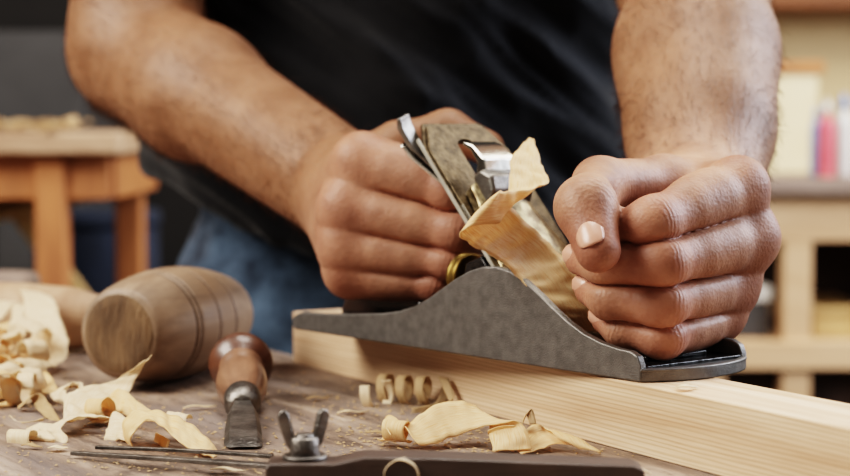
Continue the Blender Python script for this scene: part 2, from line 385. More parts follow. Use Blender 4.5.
# orange wooden stand at the left
st = empty('wooden_stand', (-.36,2.0,0)); tag(st, 'orange-brown wooden stand with pale top, left in the background', 'stand')
def W(root, x0, x1, y0, y1, z0, z1): c = root.location; return (x0-c.x, x1-c.x, y0-c.y, y1-c.y, z0-c.z, z1-c.z)
boxo('top', W(st, -.72,-.318,1.86,2.26,.953,.977), M['billet'], st, .004)
boxo('apron', W(st, -.70,-.335,1.89,1.91,.905,.953), M['orange_wood'], st, .002)
boxo('apron', W(st, -.345,-.330,1.91,2.2,.905,.953), M['orange_wood'], st, .002)
for x0, y0 in ((-.412,1.88),(-.373,2.14),(-.70,1.88),(-.70,2.14)):
    boxo('leg', W(st, x0, x0+.032,y0,y0+.034,0,.953), M['orange_wood'], st, .003)
sh = boxo('shelf', (-.16,.022,-.0,.22,-.006,.006), M['old_board'], st, .002); sh.location = (-.012,-.02,.925-.02); sh.rotation_euler = (.22,-.22,0)
br = boxo('brace', (-.010,.010,-.008,.008,-.10,.10), M['old_board'], st, .002); br.location = (-.085,.03,.86); br.rotation_euler = (0,-.62,0)
# shavings heap on the stand
bm = bmesh.new()
for i in range(260):
    x = rng.uniform(-.30,.02); y = rng.uniform(-.12,.1); a = rng.uniform(0, 2*PI); r = rng.uniform(.004,.010); h = rng.uniform(0, .008)
    c = Vector((x, y, .978+h)); s = Vector((math.cos(a), math.sin(a), rng.uniform(-.3,.3)))*rng.uniform(.004,.009); pr = None
    for k in range(6):
        t = k/5*3.6; p = c+Vector((-s.y, s.x, 0)).normalized()*r*math.cos(t)*.8+Vector((0,0,r*abs(math.sin(t))*.7))
        q = (bm.verts.new(p-s), bm.verts.new(p+s))
        if pr: bm.faces.new((pr[0], pr[1], q[1], q[0]))
        pr = q
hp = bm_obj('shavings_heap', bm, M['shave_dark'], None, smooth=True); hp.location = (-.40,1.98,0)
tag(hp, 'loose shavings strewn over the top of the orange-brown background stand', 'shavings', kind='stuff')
cb = empty('storage_cabinet', (-.62,2.86,0)); tag(cb, 'dark grey cabinet in the shade behind the orange-brown stand', 'cabinet')
boxo('carcass', (-.03,.12,-.18,.18,0,1.125), M['greybox'], cb, .004)
dr = boxo('door', (-.024,.114,-.20,-.181,.05,1.10), M['greybox'], cb, .003)
boxo('door_handle', (.09,.10,-.215,-.2,.62,.74), M['darksteel'], dr, .002)
dm = empty('drum', (-.455,2.47,0)); tag(dm, 'dark blue drum on the floor behind the orange-brown stand', 'drum')
bm_obj('drum_body', lathe([(0.0816,0),(0.0850,.01),(0.0850,.28),(0.0877,.29),(0.0850,.30),(0.0850,.58),(0.0877,.59),(0.0850,.60),(0.0850,.84),(0.0816,.85)], 40), M['navy'], dm, smooth=True)
bm_obj('lid', lathe([(0.0870,.845),(0.0884,.85),(0.0884,.865),(0.0816,.868)], 40), M['navy'], dm, smooth=True)
# light wooden bench / cubby unit at the right
rb = empty('background_bench', (.62,2.6,0)); tag(rb, 'light wooden bench with open cubbies in the right background', 'bench')
X0, X1 = .36, 1.25
boxo('worktop', W(rb, X0,X1,2.40,3.0,.890,.912), M['rod'], rb, .003)
boxo('apron', W(rb, X0+.01,X1-.01,2.42,2.445,.826,.890), M['bgwood'], rb, .002)
for px in (800, 905, 1010):
    x = (px-425)/1784*2.42; boxo('post', W(rb, x-.020,x+.018,2.42,2.46,0,.826), M['bgwood'], rb, .002)
boxo('post', W(rb, X0+.01,X0+.05,2.42,2.46,0,.826), M['bgwood'], rb, .002)
boxo('shelf', W(rb, X0+.01,X1-.01,2.41,2.95,.652,.690), M['bgwood'], rb, .002)
boxo('back_panel', W(rb, X0+.01,X1-.01,2.95,2.965,.0,.89), M['bgdark'], rb, 0)
boxo('kick_panel', W(rb, X0+.02,X1-.02,2.46,2.48,.0,.652), M['bgdark'], rb, 0)
def cubby_box(x, y, w, d, h, mat, lab, nm='box'):
    e = empty(nm, (x, y, .690)); tag(e, lab, 'box'); boxo('tray', (-w/2,w/2,-d/2,d/2,0,h*.72), M[mat], e, .003); boxo('lid', (-w/2-.003,w/2+.003,-d/2-.003,d/2+.003,h*.72,h), M['white'] if mat == 'greybox' else M[mat], e, .003)
cubby_box(.448,2.55,.055,.2,.072,'greybox','dark box with whitish lid in the left cubby of the background bench')
cubby_box(.575,2.56,.075,.2,.042,'old_board','tan wooden box in the right cubby of the background bench')
# leaning pale panel with a brown top rail
pn = empty('framed_panel', (.52,2.72,.912)); tag(pn, 'pale yellow panel with orange-brown top rail standing on the background bench', 'panel')
boxo('board', (-.10,.075,-.008,.008,0,.150), M['yellow'], pn, .002); boxo('rail', (-.10,.085,-.014,.014,.150,.168), M['orange_wood'], pn, .003)
def bottle(px, d, h, r, mat, lab, capm='white'):
    e = empty('squeeze_bottle', (at(px, 170, d).x, d, .912)); tag(e, lab, 'bottle', 'bottles on the background bench')
    bm_obj('bottle_body', lathe([(r*.9,0),(r,.004),(r,h*.62),(r*.85,h*.72),(r*.4,h*.78),(r*.4,h*.82)], 28), M[mat], e, smooth=True)
    bm_obj('cap', lathe([(r*.5,h*.82),(r*.5,h*.9),(r*.2,h*.94),(r*.12,h)], 20), M[capm], e, smooth=True)
bottle(826,2.47,.108,.012,'pink','pink squeeze bottle on the background bench beside the yellow panel')
bottle(815,2.54,.100,.008,'blue','slim light blue bottle just left of the pink bottle','blue')
bottle(843,2.50,.116,.013,'white','white bottle with blue cap at the right photo edge','blue')
# ------------------------------------------------------------------ workbench and board
B0 = Vector((-.0747, 1.0017, 0)); bd = Vector((.4965,-.8680,0)); bn = Vector((.8680,.4965,0))
bench = frame_empty('workbench', B0+Vector((0,0,0)), bd)      # local x along the board, local y away from camera
tag(bench, 'worn wooden workbench with a scratched dusty top under all the tools', 'workbench')
bm = bmesh.new()
nx, ny = 120, 60
x0, x1, y0, y1 = -1.02, .98, -.80, .016
box(bm, x0, x1, y0, y1, T-.06, T)
boxd = bm_obj('worktop', bm, M['bench'], bench, bevel=.003)
for x in (-.95, .85):
    for y in (-.74, -.04): boxo('leg', (x,x+.08,y-.04,y+.04,0,T-.06), M['bench'], bench, .004)
boxo('apron', (-.9,.86,-.04,-.01,T-.16,T-.06), M['bench'], bench, .003)
boxo('apron', (-.9,.86,-.75,-.72,T-.16,T-.06), M['bench'], bench, .003)
plank = frame_empty('pine_board', B0+Vector((0,0,T)), bd)
tag(plank, 'long pale pine board on edge along the bench, being planed', 'board')
bm = bmesh.new(); box(bm, 0, .76, 0, .039, 0, SOLE-T)
bm_obj('timber', bm, M['board'], plank, bevel=.0008)
# ------------------------------------------------------------------ hand plane
PL, PW = .245, .066
Q0 = at(640, 384.5, .722); Q0.z = SOLE
pd = Vector((-.632,.775,0)).normalized()
# plane frame: local x from toe to heel, local y: toward camera (near side) is -? we use y = away from near side
plane = frame_empty('hand_plane', Q0+Vector((0,0,.0003)), pd)
ysign = -1 if plane.rotation_quaternion.to_matrix() @ Vector((0,1,0)) @ Vector((.775,.632,0)) < 0 else 1
tag(plane, 'old cast iron hand plane with stained blade standing on the pine board', 'hand plane')
def Y(v): return v*ysign
def pbox(bm, x0, x1, y0, y1, z0, z1, mtx=None):
    return box(bm, x0, x1, min(Y(y0),Y(y1)), max(Y(y0),Y(y1)), z0, z1, mtx)
# cheek profile from traced outline
def near(px, py):
    r = ray(px, py); o = Vector((0,0,CAMZ)); nrm = Vector((-pd.y, pd.x, 0))
    t = (Q0-o).dot(nrm)/r.dot(nrm); p = o+r*t; return ((p-Q0).dot(pd), p.z-SOLE)
trace = [(640,366),(637,357),(630,352),(617,349),(600,343),(583,334),(567,322),(552,308),(538,294),(524,281),(510,272),(496,267.5),(482,267.5),(468,272),(454,280),(440,290),(428,299),(414,307),(398,312),(380,314),(350,314.5),(320,314),(303,312.5),(295,315),(292,320)]
prof = [near(*p) for p in trace]
prof = [(max(0, s), z) for s, z in prof]
pts = [(0, 0)]+prof+[(prof[-1][0]+.0005, 0.002), (prof[-1][0]-.002, 0)]
PLEN = prof[-1][0]
def cheek(name, y0, y1):
    bm = bmesh.new(); prism(bm, pts, Y(y0), Y(y1), 'y'); return bm_obj(name, bm, M['cast'], plane, bevel=.0008)
cheek('side_wall', 0, .0038); cheek('side_wall', PW-.0038, PW)
# sole with bowed toe and rounded heel
bm = bmesh.new(); out = []
for i in range(21):
    v = i/20; out.append((-.010*math.sin(PI*v)**.8, Y(.0007+v*(PW-.0014))))
for i in range(21):
    v = 1-i/20; out.append((PLEN+.004*math.sin(PI*v)**.7-.002, Y(.0007+v*(PW-.0014))))
prism(bm, out, 0, .0048, 'z'); bm_obj('sole', bm, M['cast'], plane, bevel=.0006)
# raised rim round the toe
bm = bmesh.new(); rim = []
N_ = 24
outer = [(-.010*math.sin(PI*i/N_)**.8, i/N_*PW) for i in range(N_+1)]
for i in range(N_+1):
    x, y = outer[i]; yy = .0025+(PW-.005)*i/N_
    rim.append([(x, y, .004), (x, y, .0054), (x+.0022, yy, .0056), (x+.0030, yy, .004)])
vs = [[bm.verts.new((a, Y(b), c)) for a, b, c in r] for r in rim]
for a, b in zip(vs, vs[1:]):
    for k in range(4): bm.faces.new((a[k], a[(k+1)%4], b[(k+1)%4], b[k]))
bm.faces.new(vs[0]); bm.faces.new(vs[-1][::-1])
bm_obj('toe_rim', bm, M['cast'], plane, smooth=False, bevel=.0006)
# japanned inner bed
bm = bmesh.new(); pbox(bm, .0, .060, .0039, PW-.0039, .0047, .0062); pbox(bm, .085, PLEN-.012, .0039, PW-.0039, .0047, .0062)
bm_obj('inner_bed', bm, M['japan'], plane, bevel=.0004)
bm = bmesh.new()   # frog: sloped casting under the iron
IR0 = (.064, .003); IR1 = (.161, .104)
ang = math.atan2(IR1[1]-IR0[1], IR1[0]-IR0[0])
ca, sa = math.cos(ang), math.sin(ang)
fp = [(IR0[0]+.006, .006), (IR0[0]+ca*.062+.005, sa*.062), (IR0[0]+ca*.062+.016, sa*.062-.004), (.128, .012), (.132, .006)]
prism(bm, fp, Y(.011), Y(PW-.011), 'y'); bm_obj('frog', bm, M['japan'], plane, bevel=.001)
for yy in (.0040, PW-.0052):
    bm = bmesh.new()
    ip = [(s, z) for s, z in prof if .02 < s < .19]; ip = [(s, z-.002) for s, z in ip]
    prism(bm, [(ip[0][0], .005)]+ip+[(ip[-1][0], .005)], Y(yy), Y(yy+.0012), 'y')
    bm_obj('inner_wall', bm, M['rust'], plane)
# blade assembly in its own sloped frame: u across, v up the slope, w out of the face
fr = Matrix.Identity(4)
yv = Vector((0, ysign, 0)); up = Vector((ca, 0, sa)); wv = Vector((-sa, 0, ca))
for i, c in enumerate((yv, up, wv)):
    for j in range(3): fr[j][i] = c[j]
fr.translation = Vector((IR0[0], Y(PW/2), IR0[1]))
def slab(name, outline, w0, w1, mat, bevel=.0004, hole=None, parent=None):
    bm = bmesh.new()
    if hole is None: prism(bm, outline, w0, w1, 'z')
    else:
        n = len(outline); assert len(hole) == n
        for w in (w0, w1):
            a = [bm.verts.new((x, y, w)) for x, y in outline]; b = [bm.verts.new((x, y, w)) for x, y in hole]
            for i in range(n): bm.faces.new((a[i], a[(i+1)%n], b[(i+1)%n], b[i]))
            if w == w0: A, B = a, b
        for i in range(n): bm.faces.new((A[i], A[(i+1)%n], a[(i+1)%n], a[i])); bm.faces.new((B[i], b[i], b[(i+1)%n], B[(i+1)%n]))
    bm.transform(fr); return bm_obj(name, bm, mat, parent or plane, bevel=bevel)
IL = math.hypot(IR1[0]-IR0[0], IR1[1]-IR0[1])
hw = .0255
def iron_outline(n, L, w):
    """radially ordered rounded-top plate so it can pair with a slot"""
    pts = []
    for i in range(n):
        a = 2*PI*i/n - PI/2
        c, s = math.cos(a), math.sin(a)
        # superellipse-like rectangle
        k = 1/max(abs(c), abs(s)); x, y = c*k, s*k
        X = x*w; Yy = L/2+y*L/2
        if y > .0: X *= (1-.30*max(0, (y-.86)/.14)**2)
        pts.append((X, Yy))
    return pts
def slot_outline(n, y0, y1, w, bulge=0):
    pts = []
    for i in range(n):
        a = 2*PI*i/n-PI/2; c, s = math.cos(a), math.sin(a)
        h = (y1-y0)/2; L = h-w; 
        X = w*c; Yy = (y0+y1)/2+(L if s > 0 else -L)*min(1, abs(s)*3)+w*s
        pts.append((X, Yy))
    return pts
slab('cutting_iron', iron_outline(48, IL, hw), 0, .0022, M['iron'], hole=slot_outline(48, .062, IL-.012, .0060))
slab('chip_breaker', iron_outline(48, IL-.003, hw-.0006), .0024, .0040, M['iron'], hole=slot_outline(48, .062, IL-.012, .0060))
bm = bmesh.new(); prism(bm, [(.0, .0002),(IL*.93,.0002),(IL*.93,.0020),(.0,.0020)], -ysign*0-hw-.0004, -hw+.0002, 'x'); bm.transform(fr); bm_obj('edge_highlight', bm, M['edge'], plane)  # added strip: bright highlight painted along the iron's near edge
bm = bmesh.new(); prism(bm, [(.0, .0026),(IL*.62,.0026),(IL*.62,.0040),(.0,.0040)], -hw+.0006, -hw+.0012, 'x'); bm.transform(fr); bm_obj('edge_highlight', bm, M['edge'], plane)  # second added strip, highlight painted along the chip breaker edge
# lever cap: wide at the bottom, waisted at top, with cam lever
lc = []
for v, w in ((.012,.0245),(.030,.0245),(.050,.0225),(.068,.0170),(.080,.0150),(.088,.0140)): lc.append((w, v))
lcp = lc+[(-w, v) for w, v in lc[::-1]]
bm = bmesh.new(); rows = []
for w, v in lc:
    h = .0075+.0045*(v-.012)/.08
    row = []
    for k in range(13):
        u = k/12*2-1; row.append(Vector((u*w, v, .0046+h*(1-.55*abs(u)**3))))
    rows.append(row)
tops = [[bm.verts.new(p) for p in r] for r in rows]; bots = [[bm.verts.new((p.x, p.y, .0046)) for p in r] for r in rows]
for (a, b) in zip(tops, tops[1:]):
    for k in range(12): bm.faces.new((a[k], a[k+1], b[k+1], b[k]))
for (a, b) in zip(bots, bots[1:]):
    for k in range(12): bm.faces.new((a[k], b[k], b[k+1], a[k+1]))
for i in range(len(rows)-1):
    for k in (0, 12): bm.faces.new((tops[i][k], tops[i+1][k], bots[i+1][k], bots[i][k]))
for i in (0, -1):
    for k in range(12): bm.faces.new((tops[i][k], tops[i][k+1], bots[i][k+1], bots[i][k]))
OFF = Matrix.Translation((-.006,.005,0)); bm.transform(fr @ OFF); cap = bm_obj('lever_cap', bm, M['capiron'], plane, bevel=.0008)
# polished cam lever
bm = bmesh.new(); cs = []
prof2 = [(.086,.012),(.088,.0185),(.094,.0215),(.104,.0200),(.1095,.0165),(.1095,.0145),(.103,.0172),(.095,.0165),(.092,.0120)]
prism(bm, prof2, -.0098, .0098, 'x'); bm.transform(fr @ OFF); bm_obj('cam_lever', bm, M['bright'], cap, bevel=.0008)
bm = bmesh.new(); pr3 = [(.072,.010),(.076,.0190),(.083,.0225),(.090,.019),(.091,.012)]
prism(bm, pr3, -.013, .013, 'x'); bm.transform(fr @ OFF); bm_obj('cam_housing', bm, M['steel'], cap, bevel=.002, segs=3)
# lateral adjusting lever poking over the top of the iron
bm = bmesh.new()
for seg in (((-.012,IL-.026,-.004),(-.016,IL+.004,-.006),(-.0185,IL+.007,.001)),):
    pass
RL = Matrix.Translation((-.020,IL-.014,0)) @ Matrix.Rotation(.42,4,'Z') @ Matrix.Translation((.020,-(IL-.014),0))
prism(bm, [(IL-.030,-.0055),(IL-.006,-.0055),(IL+.0035,-.002),(IL+.0065,.0025),(IL+.005,.0040),(IL+.001,.0005),(IL-.008,-.0030),(IL-.030,-.0030)], -.0245, -.0155, 'x'); bmesh.ops.transform(bm, matrix=RL, verts=bm.verts)
bm.transform(fr); bm_obj('lateral_lever', bm, M['steel'], plane, bevel=.0012, segs=3)
bm = bmesh.new(); prism(bm, [(IL-.030,-.0080),(IL-.010,-.0095),(IL-.002,-.0075),(IL-.004,-.0060),(IL-.012,-.0070),(IL-.030,-.0060)], -.0250, -.0150, 'x'); bmesh.ops.transform(bm, matrix=RL, verts=bm.verts)
bm.transform(fr); bm_obj('lever_tab', bm, M['bright'], plane, bevel=.0012, segs=3)
# brass depth adjusting wheel behind the frog
bm = lathe([(.004,-.005),(.0125,-.005),(.0135,-.004),(.0135,-.0025),(.0122,-.0018),(.0122,-.0006),(.0135,0),(.0135,.0022),(.0125,.003),(.004,.003)], 40)
mt = Matrix.Translation((.1365, Y(.024), .0325)) @ Matrix.Rotation(PI/2, 4, 'Y') @ Matrix.Scale(.86, 4); bm.transform(mt)
bm_obj('adjusting_wheel', bm, M['brass'], plane, smooth=True)
# knob under the front fist
bm = lathe([(.0165,.006),(.0175,.008),(.013,.013),(.0095,.020),(.0105,.030),(.0150,.038),(.0175,.046),(.0165,.053),(.010,.058),(.0001,.059)], 32, False)
bmesh.ops.translate(bm, verts=bm.verts, vec=(.030, Y(PW/2), 0)); bm_obj('front_knob', bm, M['tote'], plane, smooth=True)
bm = bmesh.new(); pbox(bm, .010, .052, .014, PW-.014, .006, .0085)
bm_obj('knob_boss', bm, M['japan'], plane, bevel=.001)
# tote
tz = [(.238-.245+PLEN,.006),(.232-.245+PLEN,.016),(.218-.245+PLEN,.026),(.206-.245+PLEN,.045),(.207-.245+PLEN,.065),(.215-.245+PLEN,.082),(.208-.245+PLEN,.086),(.194-.245+PLEN,.080),(.184-.245+PLEN,.066),(.178-.245+PLEN,.045),(.180-.245+PLEN,.026),(.160-.245+PLEN,.014),(.155-.245+PLEN,.006)]
bm = bmesh.new(); prism(bm, tz, Y(PW/2-.010), Y(PW/2+.010), 'y'); bm_obj('rear_tote', bm, M['tote'], plane, bevel=.005, segs=4)
# ------------------------------------------------------------------ person
def build_person():
    xs = spaced([(-.34,-.07,.005), (-.07,.17,.00095), (.17,.34,.005)])
    ys = spaced([(.69,.965,.00095), (.965,1.5,.005)])
    zs = spaced([(.78,.876,.004), (.876,1.0,.00095), (1.0,1.12,.004), (1.12,1.80,.0065)])
    g = Grid(xs, ys, zs)
    P = lambda l: [(at(a, b, c), r) for a, b, c, r in l]
    PF = lambda l: [(at(a, b, c), r+.0006) for a, b, c, r in l]
    fingers_l = [
        PF([(737,188,.778,.0120),(652,223,.737,.0110),(620,228,.747,.0098),(602,238,.762,.0080)]),
        PF([(747,238,.780,.0124),(660,262,.734,.0108),(608,263,.745,.0098),(584,258,.757,.0078)]),
        PF([(729,283,.782,.0116),(661,303,.736,.0100),(612,298,.746,.0090),(593,288,.757,.0076)]),
        PF([(716,315,.782,.0104),(662,335,.741,.0088),(624,328,.749,.0080),(608,318,.757,.0068)])]
    thumb_l = P([(664,186,.806,.0125),(600,184,.772,.0110),(586,207,.738,.0122),(598,250,.723,.0094)])
    fingers_r = [
        PF([(362,162,.885,.0130),(452,190,.868,.0120),(470,196,.893,.0098),(450,204,.915,.0080)]),
        PF([(347,208,.882,.0124),(455,232,.866,.0115),(472,236,.893,.0098),(450,240,.915,.0078)]),
        PF([(345,245,.882,.0118),(448,262,.868,.0105),(466,266,.893,.0090),(446,266,.915,.0076)]),
        PF([(350,273,.885,.0108),(436,282,.872,.0092),(455,284,.893,.0080),(440,284,.912,.0070)])]
    thumb_r = P([(368,165,.925,.0130),(398,146,.925,.0120),(448,131,.925,.0104),(487,148,.915,.0090)])
    wl, el = at(698,205,.862), at(694,-25,1.03)
    wr, er = at(345,190,.958), at(136,48,1.14)
    sl, sr = Vector((.17,1.18,1.385)), Vector((-.175,1.19,1.385))
    F = g.field()
    # arms
    ml = wl.lerp(el, .62); mr = wr.lerp(er, .66)
    cone(g, F, wl, ml, .0315, .0380, .01); cone(g, F, ml, el, .0380, .0400, .02); cone(g, F, el, sl, .0420, .050, .02)
    cone(g, F, wl+(ml-wl)*.5+Vector((.003,-.002,0)), ml+Vector((.001,0,0)), .034, .0375, .02)
    cone(g, F, wr, mr, .0300, .0365, .01); cone(g, F, mr, er, .0365, .0390, .02); cone(g, F, er, sr, .0420, .048, .015)
    cone(g, F, mr+Vector((-.004,0,-.004)), er+Vector((.0,0,-.006)), .0365, .036, .01)
    # torso, neck, head
    cone(g, F, (-.032,1.31,.86), (-.035,1.30,.95), .112, .115, .03, ((0,1,0), .58))
    cone(g, F, (-.03,1.30,.95), (0,1.20,1.32), .115, .145, .03, ((0,1,0), .58))
    cone(g, F, sl, sr, .055, .055, .05)
    cone(g, F, (0,1.18,1.40), (0,1.12,1.52), .055, .052, .03)
    cone(g, F, (0,1.10,1.62), (0,1.08,1.58), .084, .078, .03); cone(g, F, (0,1.13,1.64), (0,1.06,1.56), .082, .055, .03)
    cone(g, F, (0,1.005,1.605), (0,.992,1.585), .008, .012, .008); cone(g, F, (-.018,1.03,1.545), (.018,1.03,1.545), .012, .012, .01)
    for s in (-1, 1):
        cone(g, F, (s*.078,1.10,1.60), (s*.084,1.11,1.59), .014, .02, .006, ((1,0,0), .4))
        cone(g, F, (s*.028,1.022,1.615), (s*.030,1.022,1.615), .012, .012, .006)
    # palms
    def palm(F, w, fs, th, mid):
        for i, f in enumerate(fs):
            a = f[0][0]; cone(g, F, w.lerp(a, .25), a, .020, f[0][1]+.0004, .012)
        cone(g, F, w, th[0][0], .022, .0135, .012)
        cone(g, F, mid[0], mid[1], mid[2], mid[3], .012)
    palm(F, wl, fingers_l, thumb_l, (at(702,222,.80), at(702,292,.80), .0165, .0150))
    palm(F, wr, fingers_r, thumb_r, (at(372,200,.912), at(372,262,.912), .0155, .0140))
    for fs, th in ((fingers_l, thumb_l), (fingers_r, thumb_r)):
        G = g.field()
        for f in fs:
            H = g.field()
            for (a, ra), (b, rb) in zip(f, f[1:]): cone(g, H, a, b, ra, rb, .0035)
            # dorsal bulges over the knuckles
            (a, ra), (b, rb), (c, rc) = f[0], f[1], f[2]
            out = ((b-a).normalized()+(b-c).normalized()).normalized()
            cone(g, H, b+out*.0022, b+out*.0020, rb*.93, rb*.93, .004)
            cone(g, H, a.lerp(b, .35), a.lerp(b, .6), ra*1.0, rb*1.03, .005)
            gd = G-H
            G = smin(G, H, .0035)
            G = G + .0023*np.exp(-(gd/.0015)**2)*(np.abs(G) < .006)
        H = g.field()
        for (a, ra), (b, rb) in zip(th, th[1:]): cone(g, H, a, b, ra, rb, .006)
        G = smin(G, H, .0015)
        for f0, f1 in zip(fs, fs[1:]):
            cone(g, G, f0[0][0].lerp(f0[1][0], .05), f1[0][0].lerp(f1[1][0], .05), .0094, .0090, .004)
            cone(g, G, f0[0][0].lerp(f0[1][0], .22), f1[0][0].lerp(f1[1][0], .22), .0088, .0082, .004)
        F = smin(F, G, .007)
    # hollow between thumb and first finger
    G = g.field(); cone(g, G, at(633,190,.745), at(652,177,.758), .0092, .0080, .001)
    h = np.clip(.5-.5*(F+G)/.005, 0, 1); F = F+(-G-F)*h+.005*h*(1-h)
    V, Q = surface_nets(g, F)
    del F, G, H, h
    V = smooth_mesh(V, Q, 2, .5)
    me = mesh_from('person', V, Q)
    body = add('person', me, M['skin'])
    red = np.zeros(len(V))
    for f in fingers_l+fingers_r:
        for (p, r), s, w in ((f[0], .011, .5), (f[1], .008, .75), (f[3], .009, .6)):
            red = np.maximum(red, w*np.exp(-((V-np.array(p))**2).sum(1)/(s+r)**2*1.6))
    for th in (thumb_l, thumb_r): red = np.maximum(red, .5*np.exp(-((V-np.array(th[3][0]))**2).sum(1)/.02**2))
    for w_ in (wl, wr): pass
    hand = np.maximum(np.exp(-((V-np.array(at(670,250,.76)))**2).sum(1)/.07**2), np.exp(-((V-np.array(at(390,220,.89)))**2).sum(1)/.07**2))
    red = np.clip(np.maximum(red, .16*hand), 0, 1)
    a = me.attributes.new('redness', 'FLOAT', 'POINT'); a.data.foreach_set('value', red.astype(np.float32))
    fo = np.zeros(len(V))
    for w_, e_ in ((wl, el), (wr, er)):
        w0, e0 = np.array(w_), np.array(e_); ax = e0-w0; L = np.linalg.norm(ax); t = (V-w0)@(ax/L)
        fo = np.maximum(fo, np.clip(t/.04, 0, 1)*(np.linalg.norm(V-w0, axis=1) < .34)*.62)
    a = me.attributes.new('forearm', 'FLOAT', 'POINT'); a.data.foreach_set('value', fo.astype(np.float32))
    ph = np.zeros(len(V)); wa = np.zeros(len(V))
    def wr_at(c, dr, s, w):
        nonlocal ph, wa
        dv = V-np.array(c); t = dv@np.array(dr.normalized()); a = w*np.exp(-(t/s)**2)*np.exp(-np.maximum(0, np.linalg.norm(dv, axis=1)-.013)/.003)
        m = a > wa; ph = np.where(m, t, ph); wa = np.where(m, a, wa)
    for f in fingers_l+fingers_r:
        wr_at(f[1][0], f[2][0]-f[0][0], .0060, 1.0); wr_at(f[2][0], f[3][0]-f[1][0], .0035, .7)
    for th in (thumb_l, thumb_r): wr_at(th[2][0], th[3][0]-th[1][0], .006, 1.0); wr_at(th[1][0]+Vector((.006,0,0)), th[2][0]-th[0][0], .006, .6)
    for nm, arr in (('wrinkle_phase', ph), ('wrinkle_amount', wa)):
        a = me.attributes.new(nm, 'FLOAT', 'POINT'); a.data.foreach_set('value', arr.astype(np.float32))
    tag(body, 'man in black t-shirt and jeans bending over the bench, both fists on the hand plane', 'person')
    # nails
    def nail(c, along, nrm, w, l):
        bm = bmesh.new(); al = along.normalized(); n = (nrm-al*nrm.dot(al)).normalized(); s = al.cross(n)
        gr = []
        for i in range(13):
            v = i/12*2-1; row = []
            for j in range(11):
                u = j/10*2-1
                ww = w*(1-abs(v)**3.2)**.42 if abs(v) < 1 else w*.02
                row.append(bm.verts.new(c + s*u*ww/2 + al*v*l/2 + n*(-(u*ww/w)**2*w*.24-max(0, abs(v)-.2)**2*l*.10)))
            gr.append(row)
        for r0, r1 in zip(gr, gr[1:]):
            for j in range(10): bm.faces.new((r0[j], r0[j+1], r1[j+1], r1[j]))
        o = bm_obj('fingernail', bm, M['nail'], body, smooth=True)
        sd = o.modifiers.new('thickness', 'SOLIDIFY'); sd.thickness = .0005; sd.offset = 0
    tp, tr = thumb_l[3]; ti = thumb_l[2][0]; al = (tp-ti).normalized()
    nn = Vector((-.28,-1,.10)); nn = (nn-al*nn.dot(al)).normalized()
    nail(tp-al*.003+nn*(tr+.0010), al, nn, .0118, .0135)
    for f, nn in ((fingers_l[1], Vector((-1,-.75,.35))), (fingers_l[2], Vector((-1,-.75,.35))), (fingers_l[3], Vector((-1,-.7,.2)))):
        p, r = f[3]; al = (p-f[2][0]).normalized(); n2 = (nn-al*nn.dot(al)).normalized()
        nail(p+al*.001+n2*(r-.0001), al, n2, .0085, .0090)
    # forearm hair
    me.calc_loop_triangles() if False else None
    nrm = np.zeros(len(V)*3, np.float32); me.vertices.foreach_get('normal', nrm); nrm = nrm.reshape(-1, 3)
    hv, hf = [], []
    for w_, e_, cnt in ((wl, el, 5500), (wr, er, 6500)):
        w0, e0 = np.array(w_), np.array(e_); ax = e0-w0; L = np.linalg.norm(ax); ax /= L
        t = (V-w0)@ax; rad = np.linalg.norm((V-w0)-t[:,None]*ax, axis=1)
        sel = np.where((t > .004) & (t < L+.02) & (rad < .055))[0]
        # weight by local area: coarse far cells are few, so sample by bins along the arm
        b = np.clip(((t[sel]+.0)/L*14).astype(int), 0, 15); bc = np.bincount(b, minlength=16)
        pr = 1/bc[b]; pr /= pr.sum()
        pick = rng.choice(sel, cnt, p=pr)
        for i in pick:
            n_ = nrm[i]; base = V[i]+rng.normal(0, .0018, 3)*1.0
            base -= n_*((base-V[i])@n_)
            d = -ax*.9 + n_*rng.uniform(.15,.5) + rng.normal(0, .28, 3)+np.array((0,0,-.25)); d /= np.linalg.norm(d)
            ln = rng.uniform(.006,.013); side = np.cross(d, n_); side /= (np.linalg.norm(side)+1e-9)
            side = (side*.6+np.cross(d, np.array((0,1.,0)))*.6); side *= .00010/(np.linalg.norm(side)+1e-9)
            k = len(hv); mid = base+d*ln*.55; tip = base+d*ln*.95-n_*ln*.12
            hv += [base-side-n_*.0005, base+side-n_*.0005, mid+side*.8, mid-side*.8, tip]
            hf += [(k,k+1,k+2,k+3), (k+3,k+2,k+4)]
    hm = bpy.data.meshes.new('arm_hair'); hm.from_pydata([tuple(v) for v in hv], [], hf)
    h = add('arm_hair', hm, M['armhair'], body, smooth=False); h['kind'] = 'stuff'
    # head hair
    gh = Grid(spaced([(-.12,.12,.004)]), spaced([(.95,1.25,.004)]), spaced([(1.5,1.76,.004)]))
    Fh = gh.field(); cone(gh, Fh, (0,1.125,1.645), (0,1.10,1.66), .089, .088, .02)
    Y, Z = gh.ax[1][None,:,None], gh.ax[2][None,None,:]
    Fh = np.maximum(Fh, (1.60-Z)*.7+(1.10-Y)*.7)
    V2, Q2 = surface_nets(gh, Fh); add('head_hair', mesh_from('head_hair', smooth_mesh(V2, Q2, 3), Q2), M['hair'], body)

    # shirt
    gs = Grid(spaced([(-.34,.34,.004)]), spaced([(.98,1.5,.004)]), spaced([(.84,1.5,.004)]))
    S = gs.field()
    cone(gs, S, (-.036,1.30,.86), (-.028,1.28,.95), .164, .166, .03, ((0,1,0), .66))
    cone(gs, S, (-.026,1.28,.95), (-.001,1.20,1.32), .165, .172, .03, ((0,1,0), .66))
    cone(gs, S, (-.05,1.225,.90), (-.03,1.20,1.0), .075, .07, .06)
    cone(gs, S, sl, sr, .066, .066, .06)
    cone(gs, S, sl, sl.lerp(el, .5), .066, .062, .03); cone(gs, S, sr, sr.lerp(er, .5), .066, .062, .03)
